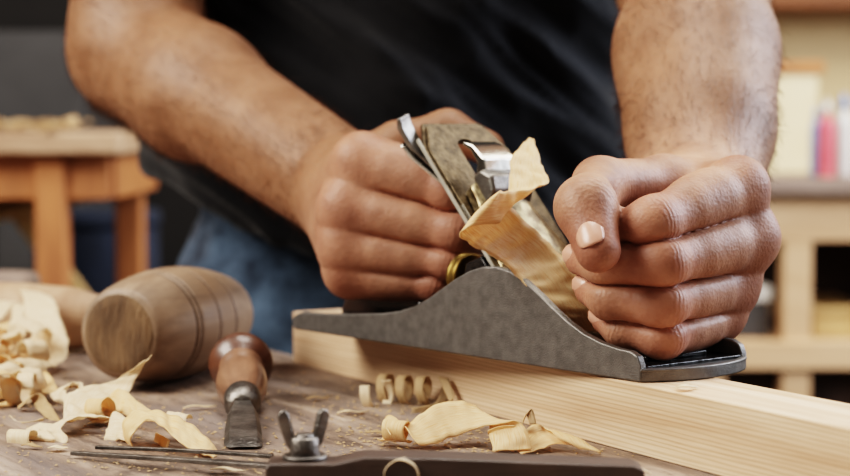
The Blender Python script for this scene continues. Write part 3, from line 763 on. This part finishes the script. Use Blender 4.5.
    X, Y, Z = gs.ax[0][:,None,None], gs.ax[1][None,:,None], gs.ax[2][None,None,:]
    hem = .893+np.maximum(0, -X-.06)*.42+.004*np.sin(X*60)-(Z-0)
    S = np.maximum(S, hem.astype(np.float32))
    # sleeve ends
    for s_, e_ in ((sl, el), (sr, er)):
        ax = (e_-s_).normalized(); c = s_.lerp(e_, .47)
        pl = (X-c.x)*ax.x+(Y-c.y)*ax.y+(Z-c.z)*ax.z
        far = np.sqrt((X-c.x)**2+(Y-c.y)**2+(Z-c.z)**2)-.085
        S = np.maximum(S, np.minimum(pl, -far))
    V3, Q3 = surface_nets(gs, S); V3 = smooth_mesh(V3, Q3, 3)
    sm = mesh_from('t_shirt', V3, Q3)
    nr = np.zeros(len(V3)*3, np.float32); sm.vertices.foreach_get('normal', nr); nr = nr.reshape(-1, 3)
    dsp = np.zeros(len(V3))
    for i, v in enumerate(V3):
        # folds sweep from the waist up to the right shoulder
        u = v[0]*.8 + v[2]*1.0; w = v[2]*.5-v[0]*.9
        a_ = noise.noise(Vector((w*7, u*22, v[1]*4))); b_ = noise.noise(Vector((w*16+5, u*55, v[1]*6)))
        dsp[i] = .010*(1-abs(a_)*2.2)+.004*(1-2*abs(b_))-.006
    V3 = V3+nr*dsp[:,None]*np.clip((V3[:,2]-.885)/.02, .3, 1)[:,None]
    sm.vertices.foreach_set('co', V3.astype(np.float32).ravel()); sm.update()
    add('t_shirt', sm, M['shirt'], body)
    # jeans
    gj = Grid(spaced([(-.28,.2,.005)]), spaced([(1.1,1.55,.005)]), spaced([(.02,.98,.006)]))
    J = gj.field(); cone(gj, J, (-.03,1.315,.86), (-.03,1.31,.955), .140, .134, .03, ((0,1,0), .66))
    for s in (-1, 1):
        hx = -.03+s*.070
        cone(gj, J, (hx,1.315,.85), (hx+s*.01,1.30,.50), .083, .062, .03); cone(gj, J, (hx+s*.01,1.30,.50), (hx+s*.012,1.37,.08), .062, .055, .03)
    J = np.maximum(J, gj.ax[2][None,None,:]-.965)
    V4, Q4 = surface_nets(gj, J); V4 = smooth_mesh(V4, Q4, 2)
    jm = mesh_from('jeans', V4, Q4); nr = np.zeros(len(V4)*3, np.float32); jm.vertices.foreach_get('normal', nr); nr = nr.reshape(-1, 3)
    for i, v in enumerate(V4):
        V4[i] += nr[i]*(.007*noise.noise(Vector((v[0]*10, v[1]*10, v[2]*26+v[0]*20)))+.003*noise.noise(Vector((v[0]*40, v[1]*40, v[2]*50))))
    jm.vertices.foreach_set('co', V4.astype(np.float32).ravel()); jm.update()
    jn = add('jeans', jm, M['denim'], body)
    for s in (-1, 1):
        gb = Grid(spaced([(-.28,.2,.005)]), spaced([(1.12,1.55,.005)]), spaced([(-.01,.14,.004)]))
        Bf = gb.field(); hx = -.03+s*.082
        cone(gb, Bf, (hx,1.40,.05), (hx+s*.02,1.22,.035), .045, .038, .02, ((0,0,1), .85)); cone(gb, Bf, (hx,1.39,.06), (hx,1.38,.12), .045, .05, .02)
        Bf = np.maximum(Bf, .001-gb.ax[2][None,None,:])
        Vb, Qb = surface_nets(gb, Bf); add('shoe', mesh_from('shoe', Vb, Qb), M['shoe'], body)
    return body
build_person()
# ------------------------------------------------------------------ tools on the bench
def lathe_to(name, prof, a, b, mat, parent=None, segs=56):
    """profile z measured from a towards b; returns empty-space matrix"""
    bm = lathe(prof, segs); return bm_obj(name, bm, mat, parent, smooth=True)
def axis_empty(name, a, b):
    a = Vector(a); b = Vector(b); e = empty(name, a); e.rotation_mode = 'QUATERNION'
    e.rotation_quaternion = (b-a).to_track_quat('Z', 'Y'); return e
# barrel mallet
MR = .945
ma = Vector((at(119,337,.885).x, .885, T+.0301)); mb = Vector((at(213,303,.975).x, .975, T+.0301))
mal = axis_empty('wooden_mallet', ma, mb); ML = (mb-ma).length+.010
tag(mal, 'barrel-shaped turned wooden mallet head lying on the bench', 'mallet')
prof = []
gro = (.030,.034,.052,.072)
for i in range(121):
    t = i/120; z = t*ML; r = .0235+.0085*math.sin(PI*min(1, t*1.02))**.85 - (.0015*t)
    if z < .0018: r -= (.0018-z)*.7
    if ML-z < .003: r -= (.003-(ML-z))*.8
    r *= MR
    for gz in gro: r -= .0011*math.exp(-((z-gz)/.0007)**2)
    prof.append((r, z))
bm_obj('mallet_head', lathe(prof, 72), M['mallet'], mal, smooth=True).modifiers.new('e', 'EDGE_SPLIT').split_angle = 1.0
for gz in gro:
    r = (.0235+.0085*math.sin(PI*min(1, gz/ML*1.02))**.85-.0015*gz/ML)*MR
    bm_obj('burnt_groove', lathe([(r-.0012,gz-.0007),(r-.00035,gz-.0005),(r-.0008,gz),(r-.00035,gz+.0005),(r-.0012,gz+.0007)], 64, False), M['groove'], mal, smooth=True)
bm_obj('striking_face', lathe([(.0001,-.0006),(.014,-.0006),(.0190,-.0004),(.0204,.0004)], 56, False), M['mallet_end'], mal, smooth=True)
# chisel
ca_ = onz(241,374,T+.0165); ca_ = Vector((at(241,370,.868).x,.868,T+.0172)); cb_ = Vector((at(243,405,.81).x,.808,T+.0085))
ch = axis_empty('chisel', ca_, cb_); HL = (cb_-ca_).length
tag(ch, 'short old chisel with glossy brown mushroom handle lying on the bench', 'chisel')
bm_obj('handle_butt', lathe([(.0001,-.0115),(.006,-.011),(.0115,-.0085),(.0150,-.004),(.0158,.0),(.0152,.0035),(.0125,.0065),(.0105,.009)], 48, False), M['chisel_dark'], ch, smooth=True)
bm_obj('handle', lathe([(.0112,.006),(.0104,.011),(.0106,.018),(.0118,.026),(.0122,.034),(.0116,.042),(.0098,.050),(.0082,HL-.003),(.0078,HL)], 48), M['chisel_wood'], ch, smooth=True)
bm_obj('ferrule', lathe([(.0084,HL-.004),(.0086,HL-.003),(.0082,HL+.007),(.0062,HL+.010),(.005,HL+.011)], 40), M['darksteel'], ch, smooth=True)
tip = Vector((at(243,449,.728).x,.730,T+.0012)); bl0 = cb_+(cb_-ca_).normalized()*.006
bm = bmesh.new(); rows = []
dirb = (tip-bl0); sideb = dirb.cross(Vector((0,0,1))).normalized(); upb = sideb.cross(dirb).normalized()
for t, w, th in ((0,.0040,.0036),(.10,.0052,.0030),(.22,.0070,.0024),(.5,.0078,.0022),(.86,.0082,.0020),(.93,.0080,.0012),(.985,.0070,.0004),(1,.0050,.0002)):
    c = bl0+dirb*t
    rows.append([c-sideb*w-upb*th*.4, c-sideb*w*.72+upb*th, c+sideb*w*.72+upb*th, c+sideb*w-upb*th*.4, c-upb*th*.5])
vr = [[bm.verts.new(p) for p in r] for r in rows]
for a, b in zip(vr, vr[1:]):
    for k in range(5): bm.faces.new((a[k], a[(k+1)%5], b[(k+1)%5], b[k]))
bm.faces.new(vr[0]); bm.faces.new(vr[-1][::-1])
bld = bm_obj('blade', bm, M['darksteel'], None, bevel=.0003)
ch.matrix_world; bpy.context.view_layer.update(); bld.parent = ch; bld.matrix_parent_inverse = ch.matrix_world.inverted()
# rod and billet at the left
ra = Vector((-.42,1.375,T+.0115)); rb_ = Vector((-.296,1.355,T+.0115))
rod = axis_empty('wooden_rod', ra, rb_); tag(rod, 'greyish brown wooden rod end on the bench at the left photo edge', 'rod')
bm_obj('rod_body', lathe([(.0105,0),(.0115,.002),(.0115,.118),(.0100,.125),(.0001,.1262)], 40), M['rod'], rod, smooth=True)
ba = Vector((-.34,1.085,T+.0205)); bb = Vector((-.185,1.045,T+.0190))
bil = axis_empty('wooden_billet', ba, bb); tag(bil, 'round tan wood billet under shavings left of the barrel mallet', 'billet')
bm_obj('billet_body', lathe([(.019,0),(.0205,.003),(.0205,.10),(.0190,.135),(.0150,.152),(.0080,.158),(.0001,.1590)], 48), M['billet'], bil, smooth=True)
# gauge with wing nut
gl = onz(268,458,T+.0145); gr = onz(640,463,T+.0125)
gx = Vector((gr.x-gl.x, gr.y-gl.y, 0)); GL = gx.length
gg = frame_empty('marking_gauge', (gl.x, gl.y, T), gx); tag(gg, 'dark wood and steel gauge with wing nut and two thin prongs, frontmost on the bench', 'gauge')
# side outline: thick head, dip, long bar  (u along, v height)
outl = [(0,.0005),(0,.0135),(.0015,.0150),(.0195,.0150),(.0240,.0148),(.0330,.0168),(.0350,.0172),(.060,.0168),(GL-.004,.0140),(GL,.0125),(GL,.0005)]
bm = bmesh.new(); prism(bm, outl, -.014, .0025, 'y'); bm_obj('bar', bm, M['gauge'], gg, bevel=.0010, segs=3)
bm_obj('washer', lathe([(.0078,.0150),(.0080,.0152),(.0080,.0162),(.0074,.0166),(.003,.0166)], 40), M['darksteel'], gg, smooth=True).location = (.0135,-.004,0)
wn = bm_obj('wing_nut', lathe([(.0001,.0240),(.0030,.0240),(.0032,.0236),(.0032,.0230),(.0046,.0228),(.0050,.0222),(.0056,.0172),(.0056,.0166)], 40, False), M['darksteel'], gg, smooth=True); wn.location = (.0135,-.004,0)
for s in (-1, 1):
    bm = bmesh.new()
    o_ = [(.0030,.0180),(.0050,.0176),(.0068,.0200),(.0090,.0262),(.0098,.0300),(.0090,.0320),(.0072,.0326),(.0056,.0312),(.0044,.0262),(.0036,.0225)]
    o_ = [(s*a, b) for a, b in o_]; prism(bm, o_, -.0016, .0016, 'y')
    bmesh.ops.rotate(bm, verts=bm.verts, matrix=Matrix.Rotation(s*.35+.25, 3, 'Z'), cent=(0,0,0))
    bm_obj('wing', bm, M['darksteel'], wn, bevel=.0009, segs=3)
def prong(p0, p1, p2, w0, w1, th, name='prong'):
    pts = catmull([p0, p1, p2], 10); bm = bmesh.new(); vr = []
    n = len(pts)
    for i, p in enumerate(pts):
        t = i/(n-1); w = w0+(w1-w0)*t; tg = (pts[min(i+1,n-1)]-pts[max(i-1,0)]).normalized(); s = tg.cross(Vector((0,0,1))).normalized()
        vr.append([bm.verts.new(p+s*w), bm.verts.new(p+s*w+Vector((0,0,th))), bm.verts.new(p-s*w+Vector((0,0,th))), bm.verts.new(p-s*w)])
    for a, b in zip(vr, vr[1:]):
        for k in range(4): bm.faces.new((a[k], a[(k+1)%4], b[(k+1)%4], b[k]))
    bm.faces.new(vr[0]); bm.faces.new(vr[-1][::-1])
    o = bm_obj(name, bm, M['darksteel'], None, bevel=.0002); bpy.context.view_layer.update(); o.parent = gg; o.matrix_parent_inverse = gg.matrix_world.inverted(); return o
prong(onz(272,458,T+.0050), onz(180,452,T+.0040), onz(96,449,T+.0030), .0016, .0010, .0014)
prong(onz(272,468,T+.0050), onz(170,461,T+.0035), onz(72,455,T+.0012), .0030, .0012, .0016)
# ------------------------------------------------------------------ shavings
def ribbon(name, ctrl, mat, label, group=None, n=14, nu=7, cup=.0, rough=.0006, taper=(1,1), cat='shaving', seed=0, thick=.00035):
    """ctrl: (point, half-width vector)"""
    P = catmull([c[0] for c in ctrl], n); Wd = catmull([c[1] for c in ctrl], n)
    me_v, me_f, uvs = [], [], []; L = 0; m = len(P)
    for i, (p, w) in enumerate(zip(P, Wd)):
        if i: L += (P[i]-P[i-1]).length
        tg = (P[min(i+1,m-1)]-P[max(i-1,0)]).normalized(); nn = tg.cross(w); nn = nn.normalized() if nn.length > 0 else Vector((0,0,1))
        t = i/(m-1); tp = 1
        if t < .12: tp = taper[0]+(1-taper[0])*t/.12
        if t > .88: tp = taper[1]+(1-taper[1])*(1-t)/.12
        for j in range(nu):
            u = j/(nu-1)*2-1
            e = noise.noise(Vector((L*160, u*2+seed*3.1, seed)))*.12*(abs(u) > .9)
            q = p+w*(u*tp*(1+e))+nn*(cup*w.length*(1-u*u)+rough*noise.noise(Vector((L*220+seed*7, u*1.3, 3.3))))
            me_v.append(q); uvs.append((L*30, u*.5+.5+seed*.37))
    for i in range(m-1):
        for j in range(nu-1):
            a = i*nu+j; me_f.append((a, a+1, a+nu+1, a+nu))
    me = bpy.data.meshes.new(name); me.from_pydata([tuple(v) for v in me_v], [], me_f)
    uvl = me.uv_layers.new(name='UVMap')
    for l in me.loops: uvl.data[l.index].uv = uvs[l.vertex_index]
    o = add(name, me, M[mat], None, True, recenter=True)
    s = o.modifiers.new('thickness', 'SOLIDIFY'); s.thickness = thick; s.offset = 0
    tag(o, label, cat, group); return o
def curl_ctrl(c, axis, r0, r1, turns, adv, hw, start=0.0, k=10, tail=None):
    ax = Vector(axis).normalized(); a = ax.cross(Vector((0,0,1))); a = a.normalized() if a.length > .1 else Vector((1,0,0)); b = ax.cross(a).normalized(); out = []
    m = max(int(turns*k), 4)
    for i in range(m+1):
        t = i/m; th = start+t*turns*2*PI; r = r0+(r1-r0)*t
        out.append((Vector(c)+a*r*math.cos(th)+b*r*math.sin(th)+ax*adv*t, ax*hw))
    if tail: out += tail
    return out
V3_ = Vector
# shaving rising from the plane's mouth, in blade coordinates
frw = Matrix.LocRotScale(plane.location, plane.rotation_quaternion, None) @ fr; fri = frw.inverted()
def onblade(px, py, w):
    o = fri @ Vector((0,0,CAMZ)); r = fri.to_3x3() @ ray(px, py); t = (w-o.z)/r.z; return frw @ (o+r*t)
Ub, Vb_, Wb = [frw.to_3x3() @ Vector(a) for a in ((1,0,0),(0,1,0),(0,0,1))]
if ysign < 0: pass
far_dir = Vector((.775,.632,0))
ribbon('plane_shaving', [
  (onblade(588,333,.006), far_dir*.0165),
  (onblade(572,308,.014), far_dir*.0165),
  (onblade(551,280,.019), far_dir*.0160+V3_((0,0,.001))),
  (onblade(527,254,.021), far_dir*.0150+V3_((0,0,.003))),
  (onblade(503,235,.024), V3_((.0095,.006,.0065))),
  (onblade(486,221,.029), V3_((.0090,.004,.0085))),
  (onblade(479,213,.034), V3_((.0080,.003,.0085))),
  (onblade(487,208,.038), V3_((.0060,.002,.0075))),
  (onblade(502,207,.038), V3_((.0020,0,.0068))),
  (onblade(517,199,.038), V3_((.0058,0,.0045))),
  (onblade(529,183,.037), V3_((.0088,0,.0010))),
  (onblade(526,161,.036), V3_((.0068,0,-.001))),
  (onblade(531,138,.033), V3_((.0012,0,0)))],
  'shave_gold', 'broad golden shaving curling up out of the hand plane mouth', n=12, nu=11, cup=.10, rough=.0012, seed=1)

# long strip leaning in front of the board
def pt(px, py, d): return at(px, py, d)
def dT(y): return (CAMZ-T)*FPX/(y-125)
ribbon('wood_shaving', [
  (pt(389,430,.735), V3_((.001,-.006,-.001))), (pt(386,424,.740), V3_((.001,-.006,0))), (pt(394,419,.742), V3_((.002,-.007,0))), (pt(404,426,.735), V3_((.002,-.007,-.001))),
  (pt(414,434,.730), V3_((.002,-.007,-.003))), (pt(428,428,.735), V3_((.003,-.007,-.005))), (pt(445,420,.740), V3_((.003,-.007,-.006))), (pt(466,416,.742), V3_((.002,-.007,-.005))),
  (pt(486,416,.740), V3_((.003,-.008,-.002))), (pt(501,421,.735), V3_((.006,-.006,.001))), (pt(509,434,.729), V3_((.0075,-.003,.001))), (pt(511,450,.722), V3_((.0080,-.002,.001)))],
  'shave_gold', 'long arched golden shaving in front of the board, behind the gauge bar', seed=2, nu=9, rough=.0008)
ribbon('wood_shaving', [(pt(520,452,.720), V3_((.001,-.004,0))), (pt(532,441,.728), V3_((.003,-.007,-.002))), (pt(545,434,.733), V3_((.004,-.009,-.003))), (pt(562,437,.727), V3_((.006,-.009,-.002))), (pt(578,444,.716), V3_((.007,-.007,-.001))), (pt(590,451,.710), V3_((.004,-.004,0)))],
  'shave_gold', 'flat fan-shaped shaving at the right end of the gauge bar, against the board', seed=3, nu=9, cup=.2)
ribbon('wood_shaving', curl_ctrl(pt(391,430,.737), (1,-.45,-.05), .0046, .0040, 1.15, .004, .0052, start=1.0, k=12), 'shave_gold', 'small golden roll at the left end of the arched golden shaving', seed=27, n=6)
# dark spiral against the board
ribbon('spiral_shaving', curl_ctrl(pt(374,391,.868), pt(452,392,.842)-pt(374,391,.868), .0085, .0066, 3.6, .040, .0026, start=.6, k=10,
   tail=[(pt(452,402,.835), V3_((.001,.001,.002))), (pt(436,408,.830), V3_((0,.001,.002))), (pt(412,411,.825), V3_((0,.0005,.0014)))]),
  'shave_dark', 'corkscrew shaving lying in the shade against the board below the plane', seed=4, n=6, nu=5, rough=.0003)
ribbon('spiral_shaving', curl_ctrl(pt(374,394,.850), (.8,-.5,.1), .0088, .0082, .72, .004, .0028, start=-.6, k=14),
  'shave', 'open pale curl at the left end of the corkscrew shaving', seed=5, n=6, nu=5, rough=.0003)
ribbon('wood_splinter', [(pt(521,430,.735), V3_((0,0,.001))), (pt(524,418,.738), V3_((.001,0,.0018))), (pt(529,412,.740), V3_((.0014,0,.001))), (pt(533,424,.736), V3_((.0014,0,0)))], 'shave_dark', 'tiny bent splinter standing between arched shaving and fan-shaped shaving', seed=6, nu=4)
ribbon('wood_splinter', [(pt(488,432,.722), V3_((0,-.001,.001))), (pt(500,428,.722), V3_((0,-.002,.001))), (pt(515,426,.722), V3_((0,-.001,.0005)))], 'shave_gold', 'small sliver crossing under the arched golden shaving', seed=16, nu=4)
ribbon('wood_shaving', curl_ctrl(pt(402,476,.622), (.15,1,.05), .0062, .0060, .62, .001, .0022, start=PI*.95, k=14), 'shave', 'pale curl ring in front of the gauge bar at the bottom edge', seed=7, n=6, nu=5, rough=.0003)
ribbon('wood_shaving', [(pt(622,476,.640), V3_((.001,-.003,0))), (pt(634,469,.645), V3_((.001,-.004,.001))), (pt(648,472,.640), V3_((.001,-.003,0)))], 'shave', 'pale shaving scrap beyond the right end of the gauge bar', seed=8)
o = ribbon('wood_chip', [(onz(676,387,SOLE+.001), V3_((.001,.002,0))), (onz(684,386,SOLE+.0022), V3_((.001,.003,.0))), (onz(697,387,SOLE+.0008), V3_((.001,.002,0)))], 'shave', 'tiny chip on top of the board just ahead of the plane', seed=9, nu=4)
# front left: curl with golden inside and trailing tail
ribbon('wood_shaving', [
  (pt(217,456,.716), V3_((-.001,-.004,0))), (pt(204,446,.720), V3_((0,-.008,-.002))), (pt(190,436,.726), V3_((.001,-.011,-.003))), (pt(174,426,.732), V3_((.002,-.012,-.003))),
  (pt(158,418,.737), V3_((.003,-.012,-.001))), (pt(142,416,.740), V3_((.004,-.012,0))), (pt(130,424,.742), V3_((.004,-.012,0))), (pt(126,437,.742), V3_((.004,-.012,0))), (pt(134,449,.742), V3_((.004,-.012,0))),
  (pt(148,453,.742), V3_((.004,-.011,0))), (pt(160,446,.742), V3_((.004,-.010,0))), (pt(162,436,.742), V3_((.004,-.009,0)))],
  'shave_gold', 'rolled shaving with golden inside and ridged tail, behind the thin prongs', seed=10, nu=11, rough=.0012)
ribbon('wood_shaving', [(pt(104,440,.755), V3_((.0,-.006,-.003))), (pt(110,428,.76), V3_((0,-.007,-.005))), (pt(122,428,.755), V3_((0,-.007,-.004))), (pt(132,438,.748), V3_((0,-.006,-.002)))], 'shave', 'short ruffled shaving pressed to the left of the rolled golden one', seed=11, nu=8, rough=.0016)
# twisted pair at far left front
ribbon('wood_shaving', curl_ctrl(pt(15,441,.752), (.9,-.5,.05), .0052, .0046, 1.2, .012, .0062, start=2.2, k=12,
   tail=[(pt(36,428,.765), V3_((.005,-.004,.001))), (pt(52,424,.768), V3_((.006,-.003,0)))]),
  'shave', 'tightly rolled pale shaving nearest the lower left corner', seed=12, n=6)
ribbon('wood_shaving', [(pt(46,440,.752), V3_((.003,-.003,-.002))), (pt(54,445,.748), V3_((.004,-.003,0))), (pt(58,437,.752), V3_((.005,-.003,0))), (pt(50,429,.758), V3_((.005,-.003,.001))), (pt(64,421,.766), V3_((.005,-.005,.002))), (pt(84,416,.775), V3_((.006,-.006,.001))), (pt(106,417,.770), V3_((.003,-.003,0)))],
  'shave', 'twisted shaving running right from the tightly rolled one', seed=13, rough=.0012)
# tall pointed strip and arch behind it
ribbon('wood_shaving', [(pt(66,421,.775), V3_((.002,-.003,0))), (pt(84,404,.795), V3_((.009,-.005,-.003))), (pt(104,395,.81), V3_((.009,-.005,-.003))), (pt(116,386,.82), V3_((.008,-.004,0))), (pt(130,373,.82), V3_((.006,-.002,.003))), (pt(146,359,.815), V3_((.003,-.001,.002)))],
  'shave', 'pointed shaving rising highest in front of the mallet face', seed=14, rough=.0012, nu=9)
ribbon('wood_shaving', [(pt(98,413,.79), V3_((-.001,-.006,0))), (pt(112,401,.80), V3_((0,-.007,-.003))), (pt(126,403,.795), V3_((.001,-.008,-.004))), (pt(140,411,.785), V3_((.002,-.007,-.003))), (pt(158,417,.775), V3_((.002,-.004,-.001))), (pt(166,421,.77), V3_((.001,-.002,0)))],
  'shave_gold', 'wavy golden shaving between the mallet and the rolled shaving', seed=15, rough=.0012, nu=9)
ribbon('wood_shaving', [(pt(66,404,.82), V3_((.002,-.004,.002))), (pt(58,394,.83), V3_((.004,-.004,.002))), (pt(68,386,.835), V3_((.004,-.004,.002))), (pt(80,388,.83), V3_((.003,-.005,0))), (pt(86,398,.82), V3_((.003,-.004,0)))], 'shave', 'small crumpled shaving left of the pointed one', seed=17, rough=.002)
ribbon('wood_shaving', [(pt(14,368,.90), V3_((.003,-.006,.002))), (pt(12,376,.88), V3_((.003,-.006,.002))), (pt(20,364,.90), V3_((.004,-.006,.001))), (pt(30,362,.90), V3_((.005,-.006,0))), (pt(40,374,.88), V3_((.006,-.005,0))), (pt(52,394,.85), V3_((.005,-.003,0)))], 'shave_gold', 'bent golden strip stepping down from the heap towards the front', seed=18)
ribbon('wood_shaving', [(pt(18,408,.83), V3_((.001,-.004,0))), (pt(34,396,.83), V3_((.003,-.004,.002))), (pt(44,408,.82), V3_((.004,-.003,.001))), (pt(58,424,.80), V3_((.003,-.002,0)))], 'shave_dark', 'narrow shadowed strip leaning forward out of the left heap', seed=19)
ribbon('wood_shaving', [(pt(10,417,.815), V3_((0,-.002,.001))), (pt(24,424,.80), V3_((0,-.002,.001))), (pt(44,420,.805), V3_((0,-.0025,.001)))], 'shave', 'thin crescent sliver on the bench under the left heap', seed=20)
# big pale strip draped over the billet
ribbon('wood_shaving', [(pt(8,300,1.06), V3_((.004,-.008,0))), (pt(24,291,1.05), V3_((.007,-.008,0))), (pt(38,298,1.02), V3_((.010,-.006,0))), (pt(42,318,.995), V3_((.011,-.004,0))), (pt(50,338,.985), V3_((.010,-.003,.001))), (pt(56,356,.975), V3_((.007,-.005,.001))), (pt(46,365,.955), V3_((.006,-.006,0)))], 'shave', 'broad pale shaving draped over the tan billet', seed=21, nu=9)
ribbon('wood_shaving', [(pt(24,296,1.10), V3_((0,-.008,.002))), (pt(44,289,1.10), V3_((0,-.010,.001))), (pt(64,292,1.09), V3_((0,-.010,0))), (pt(80,300,1.07), V3_((0,-.008,0)))], 'shave', 'pale shaving lying along the top of the tan billet', seed=22)
ribbon('wood_shaving', [(pt(-6,318,1.0), V3_((.005,-.006,0))), (pt(8,302,1.03), V3_((.006,-.007,0))), (pt(18,310,1.01), V3_((.005,-.006,0))), (pt(14,334,.98), V3_((.004,-.006,0)))], 'shave', 'pale looped shaving over the billet at the left photo edge', seed=23)
# heap of curls at the left edge
spots = [(4,352,.95),(16,346,.95),(28,352,.93),(2,372,.90),(10,392,.87),(22,384,.88),(3,406,.84),(14,404,.85),(26,400,.86),(40,352,.95),(34,340,.97),(-8,362,.91),(6,338,.99),(-10,392,.86)]
for i, (px, py, d) in enumerate(spots):
    a = rng.uniform(0, 2*PI); c = pt(px, py, d); r = rng.uniform(.006,.010)
    c.z = max(c.z, T+r*.9)
    ribbon('curled_shaving', curl_ctrl(c, (math.cos(a), math.sin(a), rng.uniform(-.4,.4)), r, r*rng.uniform(.5,.9), rng.uniform(.7,1.3), rng.uniform(.004,.014), rng.uniform(.004,.007), start=rng.uniform(0,6), k=9),
      'shave' if i % 3 else 'shave_gold', 'small curled shaving tangled in the heap at the left edge', 'curled shavings in the left heap', n=5, seed=30+i, rough=.0012)
for i, (px, py, d, r, ax, tr, lab) in enumerate([
  (96,410,.790,.0060,(.8,-.6,.1),.95,'short open curl lying against the foot of the pointed shaving'),
  (72,396,.835,.0058,(.3,-1,.2),1.2,'crisp pale curl directly behind the small crumpled shaving'),
  (176,424,.755,.0050,(.9,-.4,0),.7,'half curl lying just behind the ridged tail of the rolled shaving')]):
    c = pt(px, py, d); c.z = max(T+r, c.z)
    ribbon('curled_shaving', curl_ctrl(c, ax, r, r*.75, tr, .004, .0055, start=1.5+i, k=12), 'shave' if i else 'shave_gold', lab, seed=80+i, n=5, rough=.0010)
# loose chips
for i, (px, py, ln, lab) in enumerate([(32,446,.010,'flat chip in front of the twisted shaving'),(200,407,.016,'thin pale splinter on the bench left of the chisel handle'),(248,403,.006,'small crumb of wood beside the chisel ferrule'),(58,448,.008,'flat chip to the right of the tightly rolled shaving'),(318,398,.012,'pale splinter on the bare bench behind the wing nut'),(352,412,.014,'thin splinter left of the arched golden shaving'),(380,433,.012,'needle-thin splinter touching the roll of the arched shaving'),(228,470,.014,'pale sliver under the prongs near the wing nut'),(84,352,.030,'long flat shaving between billet and mallet')]):
    p = onz(px, py, T+.0014); a = rng.uniform(-.5,.5); dv = V3_((math.cos(a), math.sin(a), 0))*ln/2; wv_ = V3_((-math.sin(a), math.cos(a), 0))*(.0016 if ln > .009 else .003)
    ribbon('wood_chip', [(p-dv, wv_*.3), (p-dv*.3+V3_((0,0,.0008)), wv_), (p+dv*.4, wv_), (p+dv, wv_*.2)], 'shave' if i % 2 else 'shave_dark', lab, seed=60+i, nu=4, n=5, rough=.0003)
# sawdust
bm = bmesh.new()
for i in range(1700):
    if i % 3: px, py = rng.uniform(0, 640), rng.uniform(372, 476)
    else: px, py = rng.normal(420, 70), rng.uniform(395, 455)
    p = onz(px, py, T+.0004); l = (p-Vector((B0.x, B0.y, p.z))).dot(bn)
    if l > -.002: continue
    s = rng.uniform(.0003,.0011); a = rng.uniform(0, 6.28); u = V3_((math.cos(a), math.sin(a), rng.uniform(-.3,.3)))*s; v = V3_((-math.sin(a), math.cos(a), rng.uniform(-.2,.3)))*s*rng.uniform(.3,.8)
    q = [bm.verts.new(p+x) for x in (-u-v, u-v, u+v*.6, -u+v)]; tpv = bm.verts.new(p+V3_((0,0,s*.5)))
    for k in range(4): bm.faces.new((q[k], q[(k+1)%4], tpv))
sd = bm_obj('sawdust', bm, M['shave_dark'], None, recenter=True); tag(sd, 'fine sawdust and crumbs scattered over the worn bench top', 'sawdust', kind='stuff')
# ------------------------------------------------------------------ light
def area(name, loc, target, size, power, col):
    l = bpy.data.lights.new(name, 'AREA'); l.shape = 'RECTANGLE'; l.size, l.size_y = size; l.energy = power; l.color = col
    o = bpy.data.objects.new(name, l); C.objects.link(o); o.location = loc
    o.rotation_euler = (Vector(target)-Vector(loc)).to_track_quat('-Z', 'Y').to_euler(); return o
area('window_light', (-1.25,.55,1.95), (0,.85,.9), (.8,.8), 40, (1,.93,.84))
area('rear_window_light', (1.6,1.35,1.7), (.1,.9,.95), (1.0,1.0), 46, (.80,.87,1))
area('overhead_light', (.1,1.0,2.4), (.0,.9,.9), (.7,.7), 22, (1,.95,.88))
area('back_room_light', (1.2,2.0,2.4), (.9,2.9,.9), (1.0,.6), 40, (1,.93,.80))
w = bpy.data.worlds.new('world'); bpy.context.scene.world = w; w.use_nodes = True
w.node_tree.nodes['Background'].inputs[0].default_value = (.95,.88,.80,1); w.node_tree.nodes['Background'].inputs[1].default_value = .22
bpy.context.scene.view_settings.view_transform = 'Filmic'
bpy.context.scene.view_settings.look = 'High Contrast'
